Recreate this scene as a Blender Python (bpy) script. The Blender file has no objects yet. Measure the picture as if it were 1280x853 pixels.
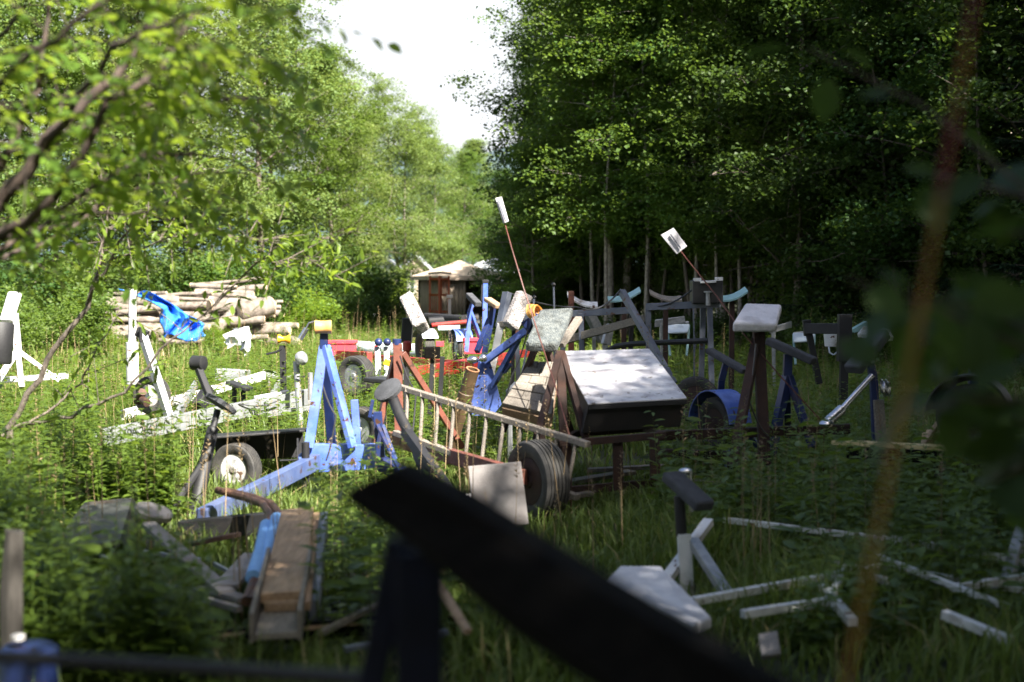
import bpy, bmesh, math, random
import numpy as np
from mathutils import Vector, Matrix, Quaternion

random.seed(7)
RNG = np.random.default_rng(11)
SC = bpy.context.scene
COL = SC.collection
R = math.radians

# ------------------------------------------------------------------ camera
CAM_H, FPX = 2.0, 1777.8
PITCH = math.atan2(79.5, FPX)
CX, CY = 640.0, 426.5

def P(px, py, d):
    """world point seen at photo pixel (px, py) at depth y = d"""
    u, v = (px - CX) / FPX, (CY - py) / FPX
    c, s = math.cos(PITCH), math.sin(PITCH)
    D = Vector((u, c + v * s, -s + v * c))
    t = d / D.y
    return Vector((D.x * t, d, CAM_H + D.z * t))

def gx(px, d):
    return (px - CX) / FPX * d

cam_data = bpy.data.cameras.new('camera')
cam = bpy.data.objects.new('camera', cam_data)
COL.objects.link(cam)
cam.location = (0, 0, CAM_H)
cam.rotation_euler = (math.pi / 2 - PITCH, 0, 0)
cam_data.lens, cam_data.sensor_width = 50, 36
cam_data.clip_start, cam_data.clip_end = 0.05, 6000
cam_data.dof.use_dof = True
cam_data.dof.focus_distance = 17.5
cam_data.dof.aperture_fstop = 1.5
SC.camera = cam

# ------------------------------------------------------------------ light
SUN_AZ, SUN_EL = R(140), R(46)
tosun = Vector((math.sin(SUN_AZ) * math.cos(SUN_EL), math.cos(SUN_AZ) * math.cos(SUN_EL), math.sin(SUN_EL)))
sl = bpy.data.lights.new('sun', 'SUN')
sl.energy, sl.angle, sl.color = 5.0, R(0.53), (1.0, 0.94, 0.84)
so = bpy.data.objects.new('sun', sl)
so.rotation_euler = tosun.to_track_quat('Z', 'Y').to_euler()
so.location = (20, -20, 40)
COL.objects.link(so)

W = bpy.data.worlds.new('World')
SC.world = W
W.use_nodes = True
wt = W.node_tree
sky = wt.nodes.new('ShaderNodeTexSky')
sky.sky_type = 'NISHITA'
sky.sun_disc = False
sky.sun_elevation, sky.sun_rotation = SUN_EL, SUN_AZ
sky.air_density, sky.dust_density, sky.ozone_density = 1.0, 3.0, 1.0
bg = wt.nodes['Background']
bg.inputs['Strength'].default_value = 0.05
# bright white summer haze low over the horizon
tc = wt.nodes.new('ShaderNodeTexCoord')
sx = wt.nodes.new('ShaderNodeSeparateXYZ')
hz = wt.nodes.new('ShaderNodeMapRange')
hz.interpolation_type = 'SMOOTHSTEP'
hz.inputs['From Min'].default_value, hz.inputs['From Max'].default_value = 0.14, 0.42
hz.inputs['To Min'].default_value, hz.inputs['To Max'].default_value = 0.95, 0.0
hm = wt.nodes.new('ShaderNodeMix'); hm.data_type = 'RGBA'
hm.inputs['B'].default_value = (5.6, 5.75, 6.0, 1)
wt.links.new(tc.outputs['Generated'], sx.inputs[0]); wt.links.new(sx.outputs['Z'], hz.inputs['Value'])
wt.links.new(hz.outputs[0], hm.inputs['Factor']); wt.links.new(sky.outputs[0], hm.inputs['A'])
wt.links.new(hm.outputs['Result'], bg.inputs[0])

vs = SC.view_settings
vs.view_transform, vs.look, vs.exposure, vs.gamma = 'Standard', 'None', 2.2, 1.0
vs.use_curve_mapping = False
cy = SC.cycles
cy.max_bounces, cy.diffuse_bounces, cy.glossy_bounces = 6, 3, 2
cy.transmission_bounces, cy.transparent_max_bounces = 4, 4
cy.caustics_reflective = cy.caustics_refractive = False
cy.sample_clamp_indirect = 4.0
cy.use_denoising = True
try:
    cy.denoiser = 'OPENIMAGEDENOISE'
    cy.denoising_prefilter = 'ACCURATE'
except Exception:
    pass

# ------------------------------------------------------------------ materials
def new_mat(name):
    m = bpy.data.materials.new(name)
    m.use_nodes = True
    nt = m.node_tree
    return m, nt, nt.nodes['Principled BSDF'], nt.nodes['Material Output']

def nd(nt, typ, **kw):
    n = nt.nodes.new(typ)
    for k, v in kw.items():
        setattr(n, k, v)
    return n

def rgba(c):
    return (c[0], c[1], c[2], 1.0)

def noise_mix(nt, coord, scale, c1, c2, lo=0.4, hi=0.62, detail=5, stretch=None):
    """mix node of two colours (or sockets) by a noise mask"""
    n = nd(nt, 'ShaderNodeTexNoise')
    n.inputs['Scale'].default_value = scale
    n.inputs['Detail'].default_value = detail
    n.inputs['Roughness'].default_value = 0.6
    if stretch:
        mp = nd(nt, 'ShaderNodeMapping')
        mp.inputs['Scale'].default_value = stretch
        nt.links.new(coord, mp.inputs[0]); nt.links.new(mp.outputs[0], n.inputs['Vector'])
    else:
        nt.links.new(coord, n.inputs['Vector'])
    r = nd(nt, 'ShaderNodeMapRange')
    r.inputs['From Min'].default_value, r.inputs['From Max'].default_value = lo, hi
    nt.links.new(n.outputs['Fac'], r.inputs['Value'])
    mx = nd(nt, 'ShaderNodeMix', data_type='RGBA')
    nt.links.new(r.outputs[0], mx.inputs['Factor'])
    for sock, c in ((mx.inputs['A'], c1), (mx.inputs['B'], c2)):
        if isinstance(c, (tuple, list)):
            sock.default_value = rgba(c)
        else:
            nt.links.new(c, sock)
    return mx.outputs['Result'], n.outputs['Fac'], r.outputs[0]

def surf(name, c, c2=None, scale=6, rough=0.5, metal=0.0, dirt=None, dirt_at=(0.56, 0.7), bump=0.15, bscale=60, stretch=None, dscale=3.0, bdist=0.01, chips=None, spec=None):
    """painted / rusty / wooden surface: two tones, blotches of dirt, a little relief"""
    m, nt, b, out = new_mat(name)
    co = nd(nt, 'ShaderNodeTexCoord').outputs['Object']
    c2 = c2 or tuple(x * 0.75 for x in c)
    col, fac, _ = noise_mix(nt, co, scale, c, c2, stretch=stretch)
    rr = None
    if dirt:
        col, _, mask = noise_mix(nt, co, dscale, col, dirt, dirt_at[0], dirt_at[1], detail=8)
        rr = nd(nt, 'ShaderNodeMapRange')
        rr.inputs['To Min'].default_value, rr.inputs['To Max'].default_value = rough, min(1.0, rough + 0.35)
        nt.links.new(mask, rr.inputs['Value'])
        nt.links.new(rr.outputs[0], b.inputs['Roughness'])
    if chips:
        col, _, _ = noise_mix(nt, co, 11, col, chips, .615, .635, detail=9)
    if spec is not None:
        b.inputs['Specular IOR Level'].default_value = spec
    nt.links.new(col, b.inputs['Base Color'])
    if rr is None:
        b.inputs['Roughness'].default_value = rough
    b.inputs['Metallic'].default_value = metal
    if bump:
        n = nd(nt, 'ShaderNodeTexNoise')
        n.inputs['Scale'].default_value = bscale
        n.inputs['Detail'].default_value = 4
        if stretch:
            mp = nd(nt, 'ShaderNodeMapping')
            mp.inputs['Scale'].default_value = stretch
            nt.links.new(co, mp.inputs[0]); nt.links.new(mp.outputs[0], n.inputs['Vector'])
        else:
            nt.links.new(co, n.inputs['Vector'])
        bp = nd(nt, 'ShaderNodeBump')
        bp.inputs['Strength'].default_value = bump
        bp.inputs['Distance'].default_value = bdist
        nt.links.new(n.outputs['Fac'], bp.inputs['Height'])
        nt.links.new(bp.outputs[0], b.inputs['Normal'])
    return m

def leafmat(name, dark, light, trans, tfac=0.4, rough=0.55, straw=None):
    """leaf blade: per-leaf tint, broad patches, light shining through"""
    m, nt, b, out = new_mat(name)
    at = nd(nt, 'ShaderNodeAttribute', attribute_name='tint')
    mx = nd(nt, 'ShaderNodeMix', data_type='RGBA')
    mx.inputs['A'].default_value, mx.inputs['B'].default_value = rgba(dark), rgba(light)
    nt.links.new(at.outputs['Fac'], mx.inputs['Factor'])
    res = mx.outputs['Result']
    if straw:                                # a few dead, straw-coloured blades
        st = nd(nt, 'ShaderNodeMapRange')
        st.inputs['From Min'].default_value, st.inputs['From Max'].default_value = 0.995, 1.0
        nt.links.new(at.outputs['Fac'], st.inputs['Value'])
        m3 = nd(nt, 'ShaderNodeMix', data_type='RGBA')
        m3.inputs['B'].default_value = rgba(straw)
        nt.links.new(st.outputs[0], m3.inputs['Factor']); nt.links.new(res, m3.inputs['A'])
        res = m3.outputs['Result']
    oi = nd(nt, 'ShaderNodeObjectInfo')
    hs = nd(nt, 'ShaderNodeHueSaturation')
    mr = nd(nt, 'ShaderNodeMapRange')
    mr.inputs['To Min'].default_value, mr.inputs['To Max'].default_value = 0.472, 0.518
    nt.links.new(oi.outputs['Random'], mr.inputs['Value'])
    nt.links.new(mr.outputs[0], hs.inputs['Hue'])
    nt.links.new(res, hs.inputs['Color'])
    nt.links.new(hs.outputs[0], b.inputs['Base Color'])
    b.inputs['Roughness'].default_value = rough
    b.inputs['Specular IOR Level'].default_value = 0.35
    tr = nd(nt, 'ShaderNodeBsdfTranslucent')
    t2 = nd(nt, 'ShaderNodeMix', data_type='RGBA', blend_type='MIX')
    t2.inputs['A'].default_value = rgba(tuple(x * 0.75 for x in trans)); t2.inputs['B'].default_value = rgba(trans)
    nt.links.new(at.outputs['Fac'], t2.inputs['Factor'])
    nt.links.new(t2.outputs['Result'], tr.inputs['Color'])
    ms = nd(nt, 'ShaderNodeMixShader')
    ms.inputs[0].default_value = tfac
    nt.links.new(b.outputs[0], ms.inputs[1]); nt.links.new(tr.outputs[0], ms.inputs[2])
    nt.links.new(ms.outputs[0], out.inputs['Surface'])
    return m

M = {}
M['blue'] = surf('blue_paint', (0.07, 0.135, 0.50), (0.15, 0.23, 0.60), 4, 0.38, dirt=(0.05, 0.06, 0.14), dirt_at=(0.5, 0.75), chips=(0.07, 0.035, 0.025))
M['shaded_blue'] = surf('shaded_blue_paint', (0.055, 0.085, 0.20), (0.09, 0.12, 0.23), 5, 0.5, dirt=(0.05, 0.05, 0.07), dirt_at=(0.5, 0.7), chips=(0.06, 0.035, 0.025))  # blue paint greyed to carry the rail's shaded side, plus dirt and chips
M['dark_blue'] = surf('dark_blue_paint', (0.012, 0.022, 0.085), (0.018, 0.034, 0.12), 5, 0.4, dirt=(0.06, 0.04, 0.03), chips=(0.06, 0.03, 0.02))
M['black'] = surf('black_paint', (0.012, 0.012, 0.014), (0.018, 0.018, 0.02), 6, 0.6, dirt=(0.024, 0.018, 0.014), dirt_at=(0.6, 0.75))
M['black_plastic'] = surf('black_plastic', (0.015, 0.015, 0.016), (0.024, 0.024, 0.025), 8, 0.5)
M['rubber'] = surf('tyre_rubber', (0.022, 0.022, 0.023), (0.05, 0.048, 0.045), 5, 0.8, dirt=(0.09, 0.08, 0.065), dirt_at=(0.5, 0.75), bump=0.4, bscale=90)
M['rust'] = surf('rusty_steel', (0.038, 0.018, 0.013), (0.022, 0.011, 0.009), 9, 0.8, dirt=(0.055, 0.025, 0.016), dirt_at=(0.5, 0.7), bump=0.5, bscale=120)
M['red_brown'] = surf('red_brown_paint', (0.17, 0.056, 0.036), (0.12, 0.042, 0.028), 7, 0.5, dirt=(0.07, 0.03, 0.018), bump=0.3, chips=(0.05, 0.022, 0.014))
M['red'] = surf('red_paint', (0.40, 0.025, 0.022), (0.27, 0.045, 0.038), 5, 0.4, dirt=(0.22, 0.03, 0.02), dirt_at=(0.5, 0.75), chips=(0.09, 0.04, 0.025))
M['red_plastic'] = surf('faded_red_plastic', (0.62, 0.06, 0.09), (0.52, 0.05, 0.07), 6, 0.45)
M['white'] = surf('white_paint', (0.70, 0.70, 0.70), (0.56, 0.56, 0.56), 4, 0.45, dirt=(0.24, 0.19, 0.14), dirt_at=(0.53, 0.7), dscale=5, chips=(0.13, 0.07, 0.045))
M['galv'] = surf('galvanised_steel', (0.26, 0.275, 0.29), (0.36, 0.37, 0.385), 14, 0.45, metal=0.45, dirt=(0.17, 0.13, 0.10), dirt_at=(0.62, 0.78))
M['chrome'] = surf('bright_metal', (0.72, 0.72, 0.74), (0.55, 0.55, 0.57), 10, 0.22, metal=0.95)
M['grey_steel'] = surf('grey_blue_steel', (0.085, 0.10, 0.14), (0.12, 0.135, 0.17), 6, 0.45, dirt=(0.09, 0.05, 0.035), dirt_at=(0.6, 0.75), chips=(0.09, 0.045, 0.03))
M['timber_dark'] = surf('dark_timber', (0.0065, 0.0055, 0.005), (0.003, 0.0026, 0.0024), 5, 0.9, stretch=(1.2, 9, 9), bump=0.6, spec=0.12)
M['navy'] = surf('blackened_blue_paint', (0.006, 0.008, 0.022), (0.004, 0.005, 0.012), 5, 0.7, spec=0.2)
M['wood'] = surf('weathered_grey_wood', (0.25, 0.222, 0.188), (0.15, 0.13, 0.108), 7, 0.8, stretch=(14, 1.0, 14), bump=0.5, dirt=(0.10, 0.075, 0.055), dirt_at=(0.62, 0.75))
M['board'] = surf('pale_brown_board', (0.40, 0.275, 0.175), (0.27, 0.175, 0.105), 6, 0.75, stretch=(12, 0.9, 12), bump=0.5, dirt=(0.10, 0.065, 0.04), dirt_at=(0.62, 0.78))
M['grey_board'] = surf('grey_mesh_board', (0.30, 0.28, 0.275), (0.23, 0.21, 0.205), 5, 0.85, dirt=(0.17, 0.14, 0.12), dirt_at=(0.5, 0.72), bump=0.7, bscale=140)
M['yellow_wood'] = surf('yellow_plank', (0.56, 0.45, 0.22), (0.48, 0.38, 0.18), 6, 0.7, stretch=(1, 12, 12))
M['carpet'] = surf('grey_carpet', (0.09, 0.105, 0.11), (0.17, 0.185, 0.18), 26, 0.95, dirt=(0.06, 0.065, 0.06), dirt_at=(0.5, 0.66), dscale=9, bump=1.0, bscale=70, bdist=0.03)
M['pale_carpet'] = surf('worn_pale_carpet', (0.52, 0.48, 0.46), (0.33, 0.30, 0.29), 14, 0.95, dirt=(0.16, 0.13, 0.12), dirt_at=(0.55, 0.7), dscale=17, bump=1.0, bscale=55, bdist=0.04)
M['dark_pad'] = surf('dark_grey_pad', (0.045, 0.048, 0.055), (0.065, 0.068, 0.078), 10, 0.9, bump=0.8, bscale=150)
M['white_pad'] = surf('off_white_pad', (0.66, 0.65, 0.68), (0.55, 0.54, 0.57), 8, 0.8, bump=0.6, dirt=(0.33, 0.31, 0.31), dirt_at=(0.55, 0.75))
M['box_white'] = surf('white_box_lid', (0.62, 0.61, 0.64), (0.50, 0.49, 0.53), 5, 0.32, dirt=(0.26, 0.24, 0.25), dirt_at=(0.46, 0.74), dscale=5, bump=0.2, bscale=8, chips=(0.2, 0.17, 0.15))
M['box_dark'] = surf('dark_box_side', (0.008, 0.008, 0.008), (0.016, 0.013, 0.012), 4, 0.7, dirt=(0.04, 0.03, 0.024), dirt_at=(0.6, 0.8))
M['orange'] = surf('orange_roller', (0.75, 0.30, 0.05), (0.80, 0.42, 0.12), 6, 0.4)
M['yellow'] = surf('yellow_roller', (0.80, 0.42, 0.02), (0.72, 0.34, 0.02), 6, 0.4)
M['amber'] = surf('amber_roller', (0.80, 0.43, 0.17), (0.70, 0.33, 0.10), 9, 0.35)
M['tarp'] = surf('blue_tarp', (0.035, 0.20, 0.68), (0.05, 0.26, 0.76), 4, 0.35, bump=0.5, bscale=25)
M['foam'] = surf('blue_foam', (0.16, 0.36, 0.75), (0.20, 0.42, 0.80), 9, 0.7, bump=0.4)
M['rust_pipe'] = surf('rusty_pipe', (0.075, 0.038, 0.028), (0.05, 0.026, 0.02), 12, 0.55, metal=0.2, dirt=(0.20, 0.10, 0.06), dirt_at=(0.55, 0.7), bump=0.3)
M['brown_pipe'] = surf('brown_stained_pipe', (0.10, 0.062, 0.030), (0.065, 0.042, 0.022), 7, 0.6, dirt=(0.20, 0.12, 0.05), dirt_at=(0.6, 0.75), bump=0.3)
M['pipe_inside'] = surf('orange_pipe_rim', (0.34, 0.17, 0.08), (0.25, 0.12, 0.06), 9, 0.7)
M['tan'] = surf('tan_canvas', (0.62, 0.50, 0.39), (0.56, 0.44, 0.34), 2, 0.8, bump=0.3, bscale=12)
M['curtain'] = surf('grey_brown_curtain', (0.38, 0.31, 0.24), (0.32, 0.26, 0.20), 3, 0.9, stretch=(6, 6, 0.4), bump=0.6, bscale=8)
M['arbour'] = surf('rust_red_lattice', (0.46, 0.11, 0.035), (0.38, 0.085, 0.03), 5, 0.6)
M['shed'] = surf('white_shed_wall', (0.66, 0.68, 0.69), (0.56, 0.58, 0.60), 2, 0.6, dirt=(0.40, 0.40, 0.38))
M['shed_roof'] = surf('grey_shed_roof', (0.33, 0.34, 0.36), (0.26, 0.27, 0.29), 3, 0.6)
M['glass'] = surf('dark_window_pane', (0.03, 0.04, 0.05), (0.04, 0.05, 0.06), 2, 0.08, bump=0)
M['teal'] = surf('teal_seat_paint', (0.25, 0.42, 0.43), (0.20, 0.34, 0.36), 5, 0.45)
M['frayed'] = M['pale_carpet']
M['old_post'] = surf('old_grey_post', (0.06, 0.054, 0.047), (0.035, 0.031, 0.027), 6, 0.85, stretch=(9, 9, 1), bump=0.5)
M['dull_sheet'] = surf('dull_grey_sheet', (0.085, 0.088, 0.082), (0.06, 0.062, 0.058), 3, 0.6, dirt=(0.05, 0.038, 0.028))
M['lettering'] = surf('black_lettering', (0.02, 0.02, 0.025), rough=0.6, bump=0)
M['log_bark'] = surf('log_bark', (0.22, 0.185, 0.155), (0.09, 0.074, 0.06), 4, 0.9, dirt=(0.34, 0.285, 0.245), dirt_at=(0.52, 0.7), bump=1.0, bscale=30)
M['log_end'] = surf('cut_wood', (0.62, 0.47, 0.32), (0.50, 0.36, 0.23), 9, 0.8, bump=0.4)
M['bark'] = surf('tree_bark', (0.165, 0.135, 0.11), (0.075, 0.06, 0.05), 9, 0.9, stretch=(3, 3, 0.7), bump=1.0, bscale=26)
M['twig_bark'] = surf('twig_bark', (0.075, 0.052, 0.042), (0.045, 0.033, 0.028), 9, 0.85, stretch=(3, 3, 1), bump=0.6, bscale=60)
M['pale_bark'] = surf('pale_tree_bark', (0.34, 0.30, 0.26), (0.15, 0.125, 0.105), 7, 0.9, stretch=(2, 2, 1.2), bump=0.8, bscale=24)
M['pole_yellow'] = surf('orange_yellow_pole', (0.24, 0.125, 0.012), (0.19, 0.10, 0.010), 4, 0.6)
M['pole_red'] = surf('dark_red_band', (0.14, 0.010, 0.010), (0.11, 0.008, 0.008), 4, 0.6)
M['strap'] = surf('black_strap', (0.035, 0.036, 0.04), (0.05, 0.05, 0.055), 5, 0.35)
M['rod_red'] = surf('red_brown_rod', (0.12, 0.034, 0.022), (0.08, 0.025, 0.018), 9, 0.5)
M['hull'] = surf('pale_blue_grey_hull', (0.50, 0.56, 0.60), (0.42, 0.48, 0.53), 2, 0.35, dirt=(0.25, 0.27, 0.28))
M['crate'] = surf('beige_plastic_crate', (0.50, 0.36, 0.20), (0.44, 0.31, 0.17), 4, 0.5)
M['rag'] = surf('white_plastic_sheet', (0.72, 0.73, 0.75), (0.60, 0.62, 0.65), 5, 0.4, bump=0.6, bscale=20)

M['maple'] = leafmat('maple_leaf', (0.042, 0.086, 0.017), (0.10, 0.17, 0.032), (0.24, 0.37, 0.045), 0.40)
M['maple_pale'] = leafmat('pale_maple_leaf', (0.08, 0.13, 0.03), (0.165, 0.235, 0.065), (0.34, 0.44, 0.09), 0.40)
M['alder'] = leafmat('alder_leaf', (0.06, 0.115, 0.014), (0.15, 0.24, 0.034), (0.40, 0.54, 0.05), 0.5, rough=0.42)
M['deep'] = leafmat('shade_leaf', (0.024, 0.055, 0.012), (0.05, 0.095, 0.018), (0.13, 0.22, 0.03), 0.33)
M['needle'] = leafmat('spruce_needle', (0.012, 0.030, 0.013), (0.024, 0.052, 0.020), (0.03, 0.06, 0.02), 0.12, rough=0.6)
M['weed'] = leafmat('weed_leaf', (0.04, 0.085, 0.013), (0.10, 0.165, 0.026), (0.25, 0.36, 0.04), 0.36, rough=0.45)
M['straw'] = leafmat('dry_stalk', (0.20, 0.15, 0.07), (0.34, 0.27, 0.14), (0.3, 0.24, 0.12), 0.25)
M['grass'] = leafmat('grass_blade', (0.055, 0.10, 0.016), (0.18, 0.235, 0.05), (0.28, 0.36, 0.06), 0.36, rough=0.5, straw=(0.34, 0.27, 0.13))

# ------------------------------------------------------------------ mesh builder
class MB:
    def __init__(self):
        self.v, self.f = [], []

    def _add(self, vs, fs):
        b = len(self.v)
        self.v += [Vector(x) for x in vs]
        self.f += [tuple(i + b for i in f) for f in fs]
        return self

    def bar(self, p, q, w, h=None, w2=None, h2=None, up=(0, 0, 1), ext=0.0):
        p, q = Vector(p), Vector(q)
        h = w if h is None else h
        w2 = w if w2 is None else w2
        h2 = h if h2 is None else h2
        a = (q - p).normalized()
        p, q = p - a * ext, q + a * ext
        up = Vector(up)
        if abs(a.dot(up.normalized())) > 0.97:
            up = Vector((0, 1, 0))
        s = a.cross(up).normalized()
        u = s.cross(a).normalized()
        vs = []
        for c, ww, hh in ((p, w, h), (q, w2, h2)):
            for sx, sy in ((-1, -1), (1, -1), (1, 1), (-1, 1)):
                vs.append(c + s * (sx * ww / 2) + u * (sy * hh / 2))
        return self._add(vs, [(3, 2, 1, 0), (4, 5, 6, 7), (0, 1, 5, 4), (1, 2, 6, 5), (2, 3, 7, 6), (3, 0, 4, 7)])

    def tube(self, pts, r, n=8, cap=True):
        pts = [Vector(p) for p in pts]
        rs = r if isinstance(r, (list, tuple)) else [r] * len(pts)
        vs, fs = [], []
        prev = None
        for i, p in enumerate(pts):
            a = (pts[min(i + 1, len(pts) - 1)] - pts[max(i - 1, 0)]).normalized()
            if prev is None:
                ref = Vector((0, 0, 1)) if abs(a.z) < 0.9 else Vector((0, 1, 0))
                s = a.cross(ref).normalized()
            else:
                s = (prev - a * prev.dot(a)).normalized()
            prev = s
            u = a.cross(s)
            for k in range(n):
                t = 2 * math.pi * k / n
                vs.append(p + (s * math.cos(t) + u * math.sin(t)) * rs[i])
        for i in range(len(pts) - 1):
            for k in range(n):
                k2 = (k + 1) % n
                fs.append((i * n + k, i * n + k2, (i + 1) * n + k2, (i + 1) * n + k))
        if cap:
            fs.append(tuple(reversed(range(n))))
            fs.append(tuple(range((len(pts) - 1) * n, len(pts) * n)))
        return self._add(vs, fs)

    def prism(self, poly, ext):
        """closed slab: polygon points extruded by the vector ext"""
        n = len(poly)
        e = Vector(ext)
        vs = [Vector(p) for p in poly] + [Vector(p) + e for p in poly]
        fs = [tuple(reversed(range(n))), tuple(range(n, 2 * n))]
        for i in range(n):
            j = (i + 1) % n
            fs.append((i, j, n + j, n + i))
        return self._add(vs, fs)

    def lathe(self, prof, c, axis, n=28, closed=False):
        """profile [(along axis, radius)] spun about axis through c"""
        c, a = Vector(c), Vector(axis).normalized()
        ref = Vector((0, 0, 1)) if abs(a.z) < 0.9 else Vector((1, 0, 0))
        s = a.cross(ref).normalized()
        u = a.cross(s)
        vs, fs = [], []
        for (t, r) in prof:
            for k in range(n):
                g = 2 * math.pi * k / n
                vs.append(c + a * t + (s * math.cos(g) + u * math.sin(g)) * r)
        m = len(prof)
        for i in range(m if closed else m - 1):
            i2 = (i + 1) % m
            for k in range(n):
                k2 = (k + 1) % n
                fs.append((i * n + k, i * n + k2, i2 * n + k2, i2 * n + k))
        if not closed:
            fs.append(tuple(reversed(range(n))))
            fs.append(tuple(range((m - 1) * n, m * n)))
        return self._add(vs, fs)

    def sphere(self, c, r, n=10, sq=(1, 1, 1)):
        c = Vector(c)
        vs, fs = [], []
        for i in range(n // 2 + 1):
            ph = math.pi * i / (n // 2)
            for k in range(n):
                th = 2 * math.pi * k / n
                vs.append(c + Vector((math.sin(ph) * math.cos(th) * sq[0], math.sin(ph) * math.sin(th) * sq[1], math.cos(ph) * sq[2])) * r)
        for i in range(n // 2):
            for k in range(n):
                k2 = (k + 1) % n
                fs.append((i * n + k, (i + 1) * n + k, (i + 1) * n + k2, i * n + k2))
        return self._add(vs, fs)

def tag(o, label=None, cat=None, group=None, kind=None):
    if label: o['label'] = label
    if cat: o['category'] = cat
    if group: o['group'] = group
    if kind: o['kind'] = kind
    return o

def build(name, mb, mat, parent=None, bevel=0.0, smooth=False, label=None, seg=2, jitter=0.0):
    """ONE mesh object from world-space geometry, parented without moving it"""
    org = Vector((0, 0, 0))
    o_parent = parent
    while o_parent is not None:
        org += o_parent.location
        o_parent = o_parent.parent
    local = Vector((0, 0, 0))
    if parent is None:
        xs = [v.x for v in mb.v]; ys = [v.y for v in mb.v]; zs = [v.z for v in mb.v]
        local = Vector(((min(xs) + max(xs)) / 2, (min(ys) + max(ys)) / 2, min(zs)))
    me = bpy.data.meshes.new(name)
    me.from_pydata([tuple(v - org - local) for v in mb.v], [], mb.f)
    bm = bmesh.new(); bm.from_mesh(me)
    bmesh.ops.remove_doubles(bm, verts=bm.verts, dist=1e-5)
    bmesh.ops.recalc_face_normals(bm, faces=bm.faces)
    if jitter:
        for v in bm.verts:
            v.co += Vector((random.gauss(0, jitter), random.gauss(0, jitter), random.gauss(0, jitter)))
    bm.to_mesh(me); bm.free()
    me.materials.append(mat)
    if smooth:
        for p in me.polygons: p.use_smooth = True
        try: me.set_sharp_from_angle(angle=R(40))
        except Exception: pass
    o = bpy.data.objects.new(name, me)
    COL.objects.link(o)
    if parent is not None: o.parent = parent
    else: o.location = local
    if bevel:
        b = o.modifiers.new('bevel', 'BEVEL'); b.width = bevel; b.segments = seg; b.limit_method = 'ANGLE'
    if label: o['label'] = label
    return o

def thing(name, label, cat, loc, group=None):
    o = bpy.data.objects.new(name, None)
    o.empty_display_size = 0.2
    o.location = loc
    COL.objects.link(o)
    return tag(o, label, cat, group)

def ground_at(px, d):
    return Vector((gx(px, d), d, 0.0))

def bar(mb, a, b, w, h=None, **k):
    return mb.bar(P(*a), P(*b), w, h, **k)

def wheel(parent, c, axis, rad, w, rim='galv', name='wheel', fr=0.60):
    """rim with hub as the part, tyre as its sub-part"""
    c, a = Vector(c), Vector(axis).normalized()
    rr = rad * fr
    m = MB()
    m.lathe([(-w * .36, rr), (-w * .36, rr * .92), (-w * .22, rr * .84), (-w * .18, rr * .45), (-w * .30, rr * .34), (-w * .42, rr * .22), (-w * .42, rr * .05),
             (w * .42, rr * .05), (w * .42, rr * .22), (w * .30, rr * .34), (w * .18, rr * .45), (w * .22, rr * .84), (w * .36, rr * .92), (w * .36, rr)], c, a, 32)
    ref = a.cross(Vector((0, 0, 1))).normalized(); up = a.cross(ref)
    for s in (-1, 1):
        for k in range(5):
            t = 2 * math.pi * k / 5
            q = c + (ref * math.cos(t) + up * math.sin(t)) * rr * 0.36 + a * s * w * .26
            m.lathe([(-.012, .011), (.014, .011)], q, a, 6)
    wo = build(name, m, M[rim], parent, smooth=True)
    t = MB()
    prof = [(-w * .36, rr * .97), (-w * .47, rad * .72), (-w * .5, rad * .84), (-w * .47, rad * .94), (-w * .38, rad * .985)]
    for k in range(5):                       # tread ribs and grooves
        x0 = -w * .34 + k * w * .145
        prof += [(x0, rad), (x0 + w * .10, rad * 1.004), (x0 + w * .105, rad * .975), (x0 + w * .135, rad * .975)]
    prof += [(w * .38, rad * .985), (w * .47, rad * .94), (w * .5, rad * .84), (w * .47, rad * .72), (w * .36, rr * .97)]
    t.lathe(prof, c, a, 44, closed=True)
    build('tyre', t, M['rubber'], wo, smooth=True)
    return wo

def fender(mb, c, axis, rad, w, a0=-80, a1=80, th=0.012, n=14):
    """curved mudguard over a wheel"""
    c, a = Vector(c), Vector(axis).normalized()
    up = Vector((0, 0, 1)); f = a.cross(up).normalized()
    vs, fs = [], []
    for i in range(n + 1):
        t = R(a0 + (a1 - a0) * i / n)
        for rr in (rad, rad + th):
            for s in (-1, 1):
                vs.append(c + (up * math.cos(t) + f * math.sin(t)) * rr + a * s * w / 2)
    for i in range(n):
        b, e = i * 4, i * 4 + 4
        fs += [(b, b + 1, e + 1, e), (b + 2, e + 2, e + 3, b + 3), (b, e, e + 2, b + 2), (b + 1, b + 3, e + 3, e + 1)]
    fs += [(0, 2, 3, 1), (4 * n, 4 * n + 1, 4 * n + 3, 4 * n + 2)]
    mb._add(vs, fs)
    for s in (-1,):                          # skirt on the outer side
        pts = []
        for i in range(n + 1):
            t = R(a0 + (a1 - a0) * i / n)
            pts.append((c + (up * math.cos(t) + f * math.sin(t)) * (rad + th) + a * s * w / 2, c + (up * math.cos(t) + f * math.sin(t)) * (rad - 0.05) + a * s * w / 2))
        for (p, q), (p2, q2) in zip(pts[:-1], pts[1:]):
            mb.prism([p, q, q2, p2], a * s * 0.008)
    return mb
# ------------------------------------------------------------------ vegetation helpers
def unit(a):
    return a / np.maximum(np.linalg.norm(a, axis=-1, keepdims=True), 1e-9)

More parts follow.
